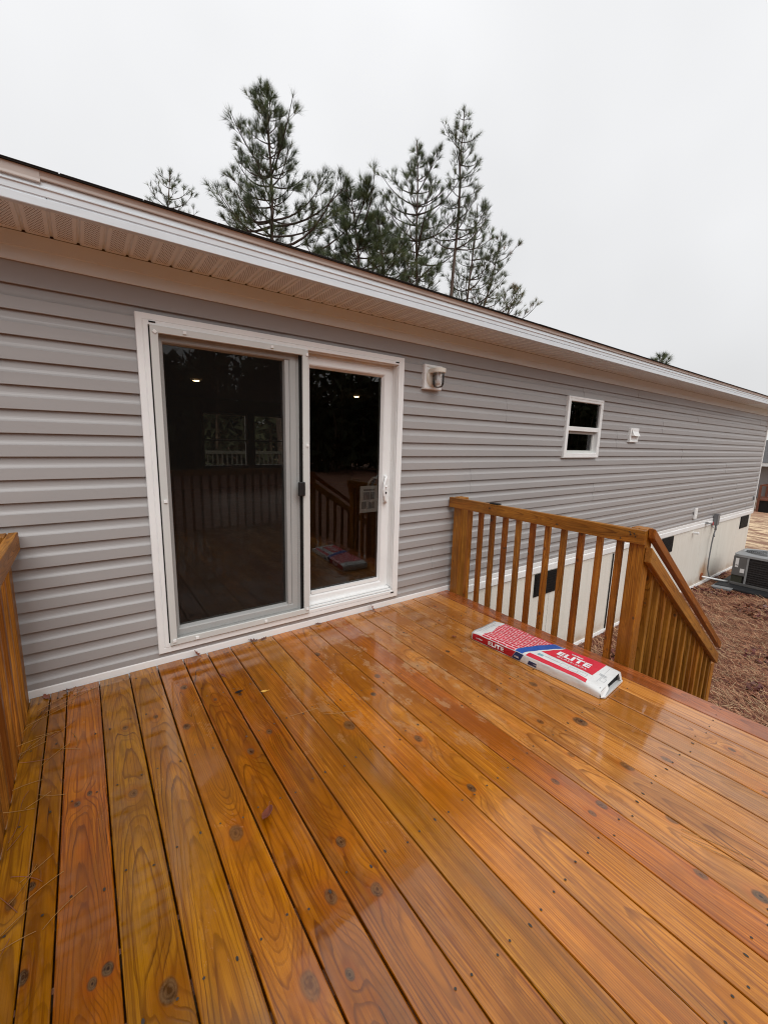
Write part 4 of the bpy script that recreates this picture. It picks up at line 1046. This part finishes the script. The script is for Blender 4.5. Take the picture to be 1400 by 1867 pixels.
for k in range(12):
    z = AZ0+.07+k*.0435
    for (xa, ya, xb, yb) in ((AX0, AY0+.05, AX0, AY1-.235), (AX0+.05, AY0, AX1-.05, AY0)):
        nx_, ny__ = (1, 0) if xa == xb else (0, 1)
        lv.add([(xa, ya, z), (xb, yb, z), (xb+nx_*.022, yb+ny__*.022, z+.028), (xa+nx_*.022, ya+ny__*.022, z+.028), (xa, ya, z+.006), (xb, yb, z+.006)], [(0, 1, 2, 3), (0, 1, 5, 4)])
for k in range(14):
    y = AY0+.06+k*.042; lv.box(AX0-.002, AX0+.002, y-.0015, y+.0015, AZ0+.06, AZ1-.03)
for k in range(4): lv.box(AX0-.003, AX0+.002, AY0+.05, AY1-.236, AZ0+.12+k*.125, AZ0+.126+k*.125)
build('louvre', lv, M_coil, ac)
m_ = MB(); cx_, cy_ = (AX0+AX1)/2, (AY0+AY1)/2
nn = 48; outer = []; 
def sq(a, hw_): 
    c_, s_ = math.cos(a), math.sin(a); k_ = hw_/max(abs(c_), abs(s_)); return (cx_+c_*min(k_, hw_*1.33), cy_+s_*min(k_, hw_*1.33))
for prof_i, (f_, z) in enumerate(((1, AZ1-.03), (1, AZ1+.012), (0, AZ1+.045), (2, AZ1+.030))):
    for k in range(nn):
        a = 2*math.pi*k/nn
        if f_ == 1: x, y = sq(a, .412)
        elif f_ == 0: x, y = cx_+.345*math.cos(a), cy_+.345*math.sin(a)
        else: x, y = cx_+.325*math.cos(a), cy_+.325*math.sin(a)
        m_.v.append((x, y, z))
for i in range(3):
    for k in range(nn): m_.f.append((i*nn+k, i*nn+(k+1) % nn, (i+1)*nn+(k+1) % nn, (i+1)*nn+k))
m_.m = [0]*len(m_.f); build('lid', m_, M_aclid, ac)
m_ = MB(); m_.lathe([(.325, -.005), (.325, -.12), (.0005, -.12)], (cx_, cy_, AZ1+.035), 32)
build('fan_well', m_, M_vent, ac)
m_ = MB()
for r_ in [.05+.030*k for k in range(10)]: m_.tube([(cx_+r_*math.cos(2*math.pi*k/28), cy_+r_*math.sin(2*math.pi*k/28), AZ1+.036) for k in range(29)], .0022, 4, cap=False)
for k in range(4): a = math.pi*k/4+.2; m_.tube([(cx_-.33*math.cos(a), cy_-.33*math.sin(a), AZ1+.033), (cx_+.33*math.cos(a), cy_+.33*math.sin(a), AZ1+.033)], .004, 5)
build('fan_grille', m_, M_aclid, ac)
m_ = MB(); m_.lathe([(.0005, .0), (.07, -.004), (.075, -.05)], (cx_, cy_, AZ1-.02), 16)
for k in range(4):
    a = k*math.pi/2; m_.add([(cx_+.07*math.cos(a), cy_+.07*math.sin(a), AZ1-.03), (cx_+.30*math.cos(a-.25), cy_+.30*math.sin(a-.25), AZ1-.02), (cx_+.30*math.cos(a+.35), cy_+.30*math.sin(a+.35), AZ1-.06), (cx_+.07*math.cos(a+.8), cy_+.07*math.sin(a+.8), AZ1-.055)], [(0, 1, 2, 3)])
build('fan', m_, M_ac, ac)

# ------------------------------------------------------------------ fallen leaves and needles on the deck
def leaf_mesh(name, kind_, sz, curl, m):
    lo = [(0, -.5), (.06, -.42), (.22, -.36), (.10, -.22), (.34, -.10), (.14, .02), (.30, .20), (.10, .24), (.10, .40), (0, .5)] if kind_ == 'oak' else [(0, -.5), (.16, -.36), (.26, -.12), (.25, .10), (.16, .32), (0, .5)]
    mb = MB(); n_ = len(lo)
    def Z(x, y): return sz*(curl*(1.6*x*x+.9*y*y*(1 if y > 0 else .4))+.05*mnoise.noise(Vector((x*4, y*4, sz*90))))
    vs = []
    for x, y in lo: vs += [(-x*sz, y*sz, Z(x, y)), (0, y*sz, Z(0, y)), (x*sz, y*sz, Z(x, y))]
    fs = []
    for i in range(n_-1): a = i*3; fs += [(a, a+1, a+4, a+3), (a+1, a+2, a+5, a+4)]
    mb.add(vs, fs); mb.tube([(0, -.5*sz, Z(0, -.5)), (0, -.68*sz, Z(0, -.5)+.02*sz), (.04*sz, -.8*sz, .03*sz)], .0011, 5)
    me = mb.mesh(name, m); bm = bmesh.new(); bm.from_mesh(me); bmesh.ops.remove_doubles(bm, verts=bm.verts, dist=.0002)
    r_ = bmesh.ops.solidify(bm, geom=[f for f in bm.faces], thickness=.0006); bm.to_mesh(me); bm.free(); return me
LV = [((.335, -.045), .06, 20, 'oak', .5, M_leaf2, 'small ragged russet leaf at the far left end of the deck against the wall', (0, 0)),
      ((.42, -.045), .062, 110, 'oak', .7, M_leaf, 'crumpled dark leaf on the second board from the left railing, against the white trim', (10, 20)),
      ((1.075, -.035), .060, 60, 'oak', .8, M_leaf2, 'upright curled leaf below the middle of the screened door half', (40, 10)),
      ((1.43, -.03), .07, 80, 'oak', .6, M_leaf, 'dark leaf scrap lying along the trim below the meeting of the two door halves', (10, 5)),
      ((1.50, -.04), .05, -70, 'oak', .5, M_leaf, 'second dark scrap just right of the leaf below the door meeting stile', (5, 0)),
      ((1.92, -.03), .055, 85, 'oak', .4, M_leaf, 'flat dark leaf under the clear door half by the trim', (5, 0)),
      ((2.40, -.05), .075, 40, 'oak', .8, M_leaf2, 'upright brown leaf standing at the right foot of the door frame', (50, 20)),
      ((1.145, -.345), .042, 30, 'oak', .6, M_leaf2, 'small orange brown leaf scrap on a board gap in front of the screened door', (10, 15)),
      ((1.035, -1.375), .085, 160, 'ovate', .9, M_leaf2, 'red brown curled leaf on the board gap in the middle foreground of the deck', (15, 30)),
      ((2.63, -.74), .05, 100, 'oak', .6, M_leaf2, 'small leaf scrap beside the wall end of the shingle bundle', (15, 0)),
      ((1.175, -.55), .040, 95, 'ovate', .2, M_vent, 'black sliver of debris on the board left of the yellow leaf', (0, 0)),
      ((1.292, -.620), .036, 75, 'ovate', .1, M_leafy, 'tiny bright yellow oval leaf lying flat on the wet boards', (0, 0))]
for (x, y), sz, rz_, kd, cu_, mm, lab, tl in LV:
    o = link('fallen_leaf', leaf_mesh('fallen_leaf', kd, sz, cu_, mm)); o.location = (x, y, .006+.35*sz*math.sin(R(max(tl)))); o.rotation_euler = (R(tl[0]), R(tl[1]), R(rz_)); tag(o, lab, 'leaf', 'fallen leaves on the deck')
def needles(name, spots, zfun, mats, width=.0011, wk=.0):
    V = []; F = []; MI = []
    for (x, y, a, L_, cv, mi) in spots:
        o_ = len(V); n_ = 6
        for k in range(n_+1):
            s_ = (k/n_-.5); aa = a+cv*s_; px = x+math.cos(a)*s_*L_-math.sin(a)*cv*L_*.25*(4*s_*s_-1)*-1; py = y+math.sin(a)*s_*L_+math.cos(a)*cv*L_*.25*(4*s_*s_-1)*-1
            nxp, nyp = -math.sin(aa)*width, math.cos(aa)*width; z = zfun(px, py)
            V += [(px+nxp, py+nyp, z), (px, py, z+width*1.3), (px-nxp, py-nyp, z)]
        for k in range(n_): q = o_+k*3; F += [(q, q+1, q+4, q+3), (q+1, q+2, q+5, q+4)]; MI += [mi, mi]
    me = bpy.data.meshes.new(name); me.from_pydata(V, [], F)
    for m in mats: me.materials.append(m)
    me.polygons.foreach_set('material_index', MI); me.update(); return me
sp = []
for _ in range(34):
    x = DL+abs(random.gauss(0, .09))+.01; y = random.choice([-.1, -.35, -.5, -.9, -1.1, -1.3])+random.gauss(0, .14)
    if y < -.02: sp.append((x, y, random.gauss(.55, .6), random.uniform(.08, .16), random.uniform(-.3, .3), random.choice([0, 0, 1])))
for (x, y, a, L_) in ((.40, -.10, .55, .22), (.45, -.13, .5, .25), (.36, -.22, .5, .2), (1.55, -1.00, -.4, .17), (1.40, -.90, -.15, .15), (1.32, -.06, .3, .12), (1.5, -.08, -.2, .12), (1.95, -.55, .25, .13), (2.18, -.8, .35, .12), (1.0, -.08, 1.3, .12), (2.26, -2.38, -1.25, .22), (2.29, -2.36, -1.2, .2)):
    sp.append((x, y, a, L_, random.uniform(-.2, .2), 0))
o = link('pine_needles', needles('pine_needles', sp, lambda x, y: .0025, [M_needle_dead, M_straw_b], .0010)); kind(o, 'stuff'); tag(o, 'loose tan pine needles scattered mostly along the left edge of the deck', 'pine needles')

# ------------------------------------------------------------------ pine straw and leaf litter on the ground
def straw(n, fx, fy, L0, L1, wd, wt):
    x = fx(n); y = fy(n); keep = ~((x < 4.9) & (y < -1.6)) & (y < .0)
    x, y = x[keep], y[keep]; n = len(x)
    a = rng.uniform(0, math.pi, n)*.6+rng.normal(0, .5, n)+2.6; Lh = rng.uniform(L0, L1, n)/2; t = rng.normal(0, .12, n)
    dx, dy = np.cos(a)*Lh, np.sin(a)*Lh; nx_, ny_ = -np.sin(a)*wd, np.cos(a)*wd; dz = Lh*t
    z = ground_z(x, y)+rng.uniform(.004, .03, n)
    v = np.stack([np.stack([x-dx-nx_, y-dy-ny_, z-dz], 1), np.stack([x-dx+nx_, y-dy+ny_, z-dz+.002], 1), np.stack([x+dx+nx_, y+dy+ny_, z+dz+.002], 1), np.stack([x+dx-nx_, y+dy-ny_, z+dz], 1)], 1).reshape(-1, 3)
    f = np.arange(n*4).reshape(n, 4); return v, f, rng.choice(len(wt), n, p=wt)
v, f, mi = straw(52000, lambda n: 3.4+rng.beta(1.2, 1.9, n)*10.5, lambda n: -rng.beta(1.05, 1.6, n)*5.0, .09, .20, .0026, [.40, .33, .17, .10])
o = link('pine_straw', fast_mesh('pine_straw', v, f, [M_straw_a, M_straw_b, M_straw_c, M_straw_d], mi)); kind(o, 'stuff'); tag(o, 'brown pine straw matted over the ground beside the house', 'pine straw')
def litter(n, fx, fy, s0, s1, clump):
    x = fx(n); y = fy(n); keep = (vnoise(x*1.7, y*1.7, 21) > clump) & ~((x < 4.9) & (y < -1.6)) & (y < .0); x, y = x[keep], y[keep]; n = len(x)
    a = rng.uniform(0, 6.28, n); s_ = rng.uniform(s0, s1, n); z = ground_z(x, y)+rng.uniform(.008, .035, n)
    ux, uy = np.cos(a)*s_, np.sin(a)*s_; vx, vy = -np.sin(a)*s_*.55, np.cos(a)*s_*.55; t1 = rng.normal(0, .35, n)*s_; t2 = rng.normal(0, .35, n)*s_
    v = np.stack([np.stack([x-ux, y-uy, z-t1*.5], 1), np.stack([x+vx, y+vy, z+t2+.01], 1), np.stack([x+ux, y+uy, z+t1], 1), np.stack([x-vx, y-vy, z-t2+.012], 1)], 1).reshape(-1, 3)
    return v, np.arange(n*4).reshape(n, 4), rng.choice(3, n, p=[.5, .3, .2])
v, f, mi = litter(20000, lambda n: 3.4+rng.beta(1.2, 1.6, n)*10, lambda n: -rng.beta(1.0, 1.5, n)*4.6, .014, .042, .55)
o = link('leaf_litter', fast_mesh('leaf_litter', v, f, [M_straw_d, M_leaf, M_straw_b], mi)); kind(o, 'stuff'); tag(o, 'clumps of dark red fallen leaves lying among the pine straw', 'leaf litter')

# ------------------------------------------------------------------ pines behind the house
def pine(name, label, path, crown0, prof, nwh, seed, needle, tuft=.24, lean_bias=(0, 0), nb=(3, 5), tr=.13, rustmat=None, sub=(3, 6), nn=24, nw=.0085):
    rnd = random.Random(seed)
    base = Vector(path[0]); t_ = thing(name, label, 'tree', base, 'pine trees standing behind the house')
    P = [Vector(p) for p in path]; H = P[-1].z-P[0].z
    def at(z):
        for a, b in zip(P[:-1], P[1:]):
            if a.z <= z <= b.z: return a.lerp(b, (z-a.z)/(b.z-a.z))
        return P[-1].copy()
    m_ = MB(); zz = [P[0].z+H*k/22 for k in range(23)]
    wob = lambda z: Vector((.05*math.sin(z*1.1+seed), .05*math.cos(z*.9+seed), 0))
    tr_r = lambda z: max(.018, tr*(1-(z-P[0].z)/H)**.8+.012)
    m_.tube([at(z)+wob(z)*min(1, (P[-1].z-z)) for z in zz], [tr_r(z) for z in zz], 8); build('trunk', m_, M_bark, t_, smooth=True)
    lm = MB(); tufts = []
    span = P[-1].z-crown0
    for wv in range(nwh):
        f_ = (wv+.5*rnd.random())/nwh; z = crown0+span*f_*.97
        c_ = at(z)+wob(z)*min(1, (P[-1].z-z)); rad = prof(f_)
        a0 = rnd.uniform(0, 6.28); nb_ = rnd.randint(*nb); wf = rnd.uniform(.62, 1.18)
        for k in range(nb_):
            a = a0+2*math.pi*k/nb_+rnd.uniform(-.4, .4); L_ = wf*rad*rnd.uniform(.5, 1.15)*(1+.30*math.sin(2*a+z*.9+seed)+.15*math.sin(3*a-z*1.7))*(1+lean_bias[0]*math.cos(a)+lean_bias[1]*math.sin(a))
            L_ = min(L_, 1.2*rad)
            if L_ < .12: continue
            up_ = rnd.uniform(.15, .45)+.55*f_
            if f_ > .75: L_ = min(L_, rad*1.0)*.9
            up_ = max(.05, min(up_, (P[-1].z-.12-z)/(1.08*L_)))
            d = Vector((math.cos(a), math.sin(a), 0)); n_ = 6; pts = []; side = Vector((-d.y, d.x, 0))*rnd.uniform(-.25, .25)
            for s in range(n_+1):
                q = s/n_; pts.append(c_+d*L_*q+side*L_*q*q+Vector((0, 0, L_*(up_*.55*q+up_*.55*q*q*q-.10*math.sin(q*3.1)*(1-f_)))))
            r0 = .010+.016*L_
            lm.tube(pts, [r0*(1-.75*s/n_) for s in range(n_+1)], 5, cap=False)
            def pos(q):
                i_ = min(int(q*n_), n_-1); return pts[i_].lerp(pts[i_+1], q*n_-i_), (pts[i_+1]-pts[i_]).normalized()
            tufts.append((pts[-1], (pts[-1]-pts[-2]).normalized()))
            for _ in range(max(3, int(1.15*rnd.randint(*sub)*min(1.6, .5+L_*.55)))):
                q = rnd.uniform(.28, .98); p, dr = pos(q); sl_ = L_*rnd.uniform(.14, .38)*(1.15-.5*q)+.10
                sd_v = dr.cross(Vector((rnd.uniform(-1, 1), rnd.uniform(-1, 1), rnd.uniform(-.6, 1)))).normalized()
                e_ = (dr*.8+sd_v*.8+Vector((0, 0, .35))).normalized(); p1 = p+e_*sl_*.55; p2 = p1+(e_+Vector((0, 0, .55))).normalized()*sl_*.5
                lm.tube([p, p1, p2], [.007, .006, .004], 4, cap=False); tufts.append((p2, (p2-p1).normalized()))
                tufts.append((p1.lerp(p2, .45), (p2-p1).normalized()))
                if sl_ > .35:
                    for _ in range(2):
                        b_ = (e_+Vector((rnd.uniform(-.7, .7), rnd.uniform(-.7, .7), rnd.uniform(0, .6)))).normalized(); p3 = p1+b_*sl_*.45
                        lm.tube([p1, p3], [.005, .004], 4, cap=False); tufts.append((p3, b_))
    tufts.append((P[-1], Vector((0, 0, 1)))); tufts.append((P[-1]-Vector((0, 0, .15)), Vector((0, 0, 1))))
    build('limbs', lm, M_twig, t_)
    V = []; F = []; MI = []
    r2 = np.random.default_rng(seed)
    for (p, d) in tufts:
        u = d.orthogonal().normalized(); v = d.cross(u); ln = tuft*1.12*rnd.uniform(.75, 1.15)
        mi = 1 if rnd.random() < .25 else 0
        if rustmat and rnd.random() < .12: mi = 2
        for k in range(nn):
            a = r2.uniform(0, 6.283); sp_ = abs(r2.normal(0, .62))+.10; back = r2.uniform(0, .35)*ln
            e_ = (d+ (u*math.cos(a)+v*math.sin(a))*sp_*1.1).normalized(); o_ = p-d*back
            w_ = e_.cross(Vector((r2.normal(), r2.normal(), r2.normal()))).normalized()*nw
            tip = o_+e_*ln*r2.uniform(.8, 1.1)-Vector((0, 0, .02*ln))
            i0 = len(V); V += [o_-w_*.5, o_+w_*.5, tip]; F.append((i0, i0+1, i0+2)); MI.append(mi)
    me = fast_mesh('needles', np.array([tuple(q) for q in V], np.float32), np.array(F), [needle, M_needles2, M_rust], MI)
    o = link('crown', me, t_); o.location = -worldloc(t_); return t_
pine('pine_tree', 'tallest broad pine left of centre with open limbs above the eave', [(7.72, 15, -1.3), (7.53, 15, 9.23), (7.45, 15, 14.62)], 8.1, lambda f: 3.25*(1-f)**.85*(.80+.20*min(1, f*5))+.10, 17, 14, M_needles, tuft=.27, lean_bias=(-.12, 0), nb=(4, 6), sub=(4, 7), nn=30)
pine('pine_tree', 'pine with a dense crown just left of the slender tallest right hand pine', [(16.0, 15.5, -1.3), (15.6, 15.5, 9.78), (15.27, 15.5, 16.1)], 8.8, lambda f: 2.75*(1-f)**.58+.12, 13, 29, M_needles, tuft=.29, nb=(4, 5), sub=(3, 6), nn=30)
pine('pine_tree', 'slender tall pine with a narrow crown and bare lower trunk', [(16.9, 14.5, -1.3), (17.18, 14.5, 8.92), (17.42, 14.5, 14.12), (17.44, 14.5, 17.95)], 11.2, lambda f: 2.0*(1-f)**.55*(.70+.30*min(1, f*3))+.12, 13, 37, M_needles, tuft=.27, nb=(3, 5), sub=(3, 5), lean_bias=(.15, 0), nn=20)
pine('pine_tree', 'mid height pine crown to the right of the slender tall pine', [(19.4, 16, -1.3), (19.86, 16, 9.07), (20.25, 16, 12.19), (20.36, 16, 15.0)], 8.6, lambda f: 2.3*(1-f)**.5+.15, 11, 41, M_needles, tuft=.30, nb=(3, 5), sub=(3, 5), lean_bias=(.15, 0), nn=20, nw=.0105)
pine('pine_tree', 'thin leaning pine at the right side of the tree group', [(20.0, 16.5, -1.3), (21.74, 16.5, 9.21), (22.76, 16.5, 12.03), (23.2, 16.5, 14.6)], 8.4, lambda f: 1.9*(1-f)**.5+.15, 9, 53, M_needles3, tuft=.30, nb=(3, 4), sub=(2, 4), lean_bias=(.3, 0), rustmat=True, nn=24, nw=.0105)
pine('pine_tree', 'low rightmost pine of the group with some rusty foliage at the roof edge', [(21.3, 15, -1.3), (22.3, 15, 9.0), (23.6, 15, 11.0)], 7.0, lambda f: 2.0*(1-f)**.6+.2, 8, 67, M_needles2, tuft=.28, nb=(3, 4), sub=(2, 4), rustmat=True, nn=16, nw=.0105)
pine('pine_tree', 'bushy low pine in the gap between the broad pine and the dense crown', [(11.1, 13.5, -1.3), (10.75, 13.5, 8.77), (10.25, 13.5, 11.45)], 7.0, lambda f: 2.5*(1-f)**.7+.25, 10, 71, M_needles, tuft=.31, nb=(4, 6), sub=(5, 8), nn=34)
pine('pine_tree', 'pine standing behind the bushy low pine, its crown merging with it', [(14.9, 17, -1.3), (14.53, 17, 10.2), (14.08, 17, 13.1)], 8.4, lambda f: 2.6*(1-f)**.6+.2, 10, 83, M_needles3, tuft=.31, nb=(4, 5), sub=(4, 7), nn=30, nw=.0105)
pine('pine_tree', 'small pale tree top left of the broad pine, just over the roof edge', [(5.3, 24, -1.3), (5.33, 24, 12.8), (5.5, 24, 15.0)], 11.2, lambda f: 1.35*(1-f)**.5+.12, 9, 97, M_needles3, tuft=.26, nb=(4, 5), sub=(3, 5), nn=12, nw=.014)
pine('pine_tree', 'lone leaning pine tip far right above the roof line', [(35.4, 12, -1.8), (36.6, 12, 7.2), (37.9, 12, 8.55)], 5.4, lambda f: 1.35*(1-f)**.5+.2, 8, 101, M_needles3, tuft=.42, nb=(3, 4), sub=(3, 5), lean_bias=(.2, 0), nn=16, nw=.02)

# ------------------------------------------------------------------ woods in front of and behind the house (read as one mass)
def forest(name, n, fx, fy, h0, h1, seed, label):
    r = np.random.default_rng(seed); tm = MB(); V = []; F = []
    for i in range(n):
        x, y = fx(r), fy(r); h = r.uniform(h0, h1); zb = -1.4; rad = r.uniform(.08, .19)
        tm.tube([(x, y, zb), (x+r.normal(0, .2), y, zb+h*.5), (x+r.normal(0, .3), y, zb+h)], [rad, rad*.7, .03], 6, 0, cap=False)
        for k in range(130):
            f = r.uniform(.0, 1)**.9; a = r.uniform(0, 6.28); q = r.uniform(.2, 1)**.5*(.5+1.9*(1-f*.8))
            p = np.array([x+math.cos(a)*q, y+math.sin(a)*q, zb+h*f]); s = r.uniform(.22, .55)
            e_ = r.normal(size=(3, 3))*s; i0 = len(V); V += [p+e_[0], p+e_[1], p+e_[2]]; F.append((i0, i0+1, i0+2))
    tv = np.array(tm.v, np.float32); tf = []
    for q in tm.f: tf += [(q[0], q[1], q[2]), (q[0], q[2], q[3])]
    v = np.concatenate([np.array(V, np.float32), tv]); f = np.concatenate([np.array(F), np.array(tf)+len(V)])
    o = link(name, fast_mesh(name, v, f, [M_forest, M_forestbark], [0]*len(F)+[1]*len(tf))); kind(o, 'stuff'); tag(o, label, 'woods'); return o
forest('woods', 380, lambda r: r.uniform(-45, 80), lambda r: -r.uniform(30, 52), 7, 12, 5, 'dark pine woods across the yard, seen as a reflection in the door glass')
forest('woods', 150, lambda r: r.uniform(-25, 40), lambda r: r.uniform(34, 50), 6, 9, 6, 'woods beyond the house, seen through its rear windows')
# porch railing beyond the rear windows
pr = thing('porch_railing', 'pale porch railing beyond the rear windows, seen through the glass door', 'railing', (4.2, DEPTH+1.6, .0))
M_porch = simple('porch_rail_paint', (.26, .25, .21), .6, .3, .1, 6)
m_ = MB(); m_.box(1.5, 7, DEPTH+1.6, DEPTH+1.68, .86, .95); build('top_rail', m_, M_porch, pr)
bm_ = MB().box(-.018, .018, 0, .036, .0, .86).mesh('baluster', M_porch)
for k in range(38): link('baluster', bm_, pr, Vector((1.6+k*.14, DEPTH+1.62, 0))-worldloc(pr))
m_ = MB(); m_.box(1.5, 7, DEPTH+.05, DEPTH+1.7, -.06, 0.0)
for px_ in (1.6, 4.2, 6.9): m_.box(px_-.05, px_+.05, DEPTH+1.55, DEPTH+1.65, -1.4, -.06)
build('porch_floor', m_, M_dark, pr)

# ------------------------------------------------------------------ neighbouring house beyond the corner
nh = thing('neighbour_house', 'distant grey house with white eave and brown entry deck beyond the house corner', 'house', (44, 0, -2.9))
NY0, NY1 = -12, 9
zc = -2.0
for k in range(13):
    m_ = MB(); m_.prism([(-40.0, zc+k*.18), (-40.0, zc+k*.18+.09), (-39.97, zc+k*.18+.18), (-39.9, zc+k*.18+.18), (-39.9, zc+k*.18)], NY0, NY1, axis='y')
    m_.v = [(-a, b, c_) for a, b, c_ in m_.v]; build('siding_panel', m_, M_farside, nh)
m_ = MB(); m_.box(40.02, 40.1, NY0, NY1, -3.2, -2.0); build('skirting', m_, M_skirt, nh)
m_ = MB(); m_.box(39.4, 39.5, NY0-.4, NY1+.4, .28, .52); m_.box(39.5, 40.1, NY0-.4, NY1+.4, .30, .33); build('fascia', m_, M_fascia, nh)
m_ = MB(); m_.prism([(39.38, .52), (44, 2.2), (48.6, .52)], NY0-.4, NY1+.4, axis='y'); build('roof', m_, M_farroof, nh)
m_ = MB(); m_.box(40.1, 48, NY0+.1, NY1-.1, -3.2, .5); build('wall', m_, M_farside, nh)
for y_ in (5.35, 2.2):
    w_ = MB(); w_.box(39.93, 39.99, y_-.05, y_+.05, -.9, .1); w_.box(39.93, 39.99, y_-1.05, y_-.95, -.9, .1); w_.box(39.93, 39.99, y_-.95, y_-.05, .02, .1); w_.box(39.93, 39.99, y_-.95, y_-.05, -.9, -.82); w_.box(39.93, 39.99, y_-.95, y_-.05, -.45, -.38)
    fo = build('window', w_, M_white, nh); g_ = MB(); g_.box(39.95, 39.97, y_-.95, y_-.05, -.82, .02); build('pane', g_, M_vent, fo)
nd = thing('entry_deck', 'brown wooden entry deck in front of the distant grey house', 'deck', (38.9, 3.5, -2.85))
M_redwood = simple('far_brown_wood', (.17, .065, .04), .7, .3, .2, 4)
m_ = MB(); m_.box(38.0, 39.9, 2.0, 5.0, -2.0, -1.92); build('platform', m_, M_redwood, nd)
for (x, y) in ((38.05, 4.95), (38.05, 3.5), (38.05, 2.05), (39.85, 4.95)):
    m_ = MB(); m_.box(x-.06, x+.06, y-.06, y+.06, -3.0, -.95); build('post', m_, M_redwood, nd)
m_ = MB(); m_.box(38.02, 38.08, 2.0, 5.0, -1.02, -.93); m_.box(38.05, 39.9, 4.92, 4.98, -1.02, -.93); m_.box(38.03, 38.07, 2.0, 5.0, -1.8, -1.72); build('rail', m_, M_redwood, nd)
m_ = MB(); m_.box(38.1, 39.8, 2.1, 4.9, -2.9, -2.02); build('underside', m_, M_vent, nd)
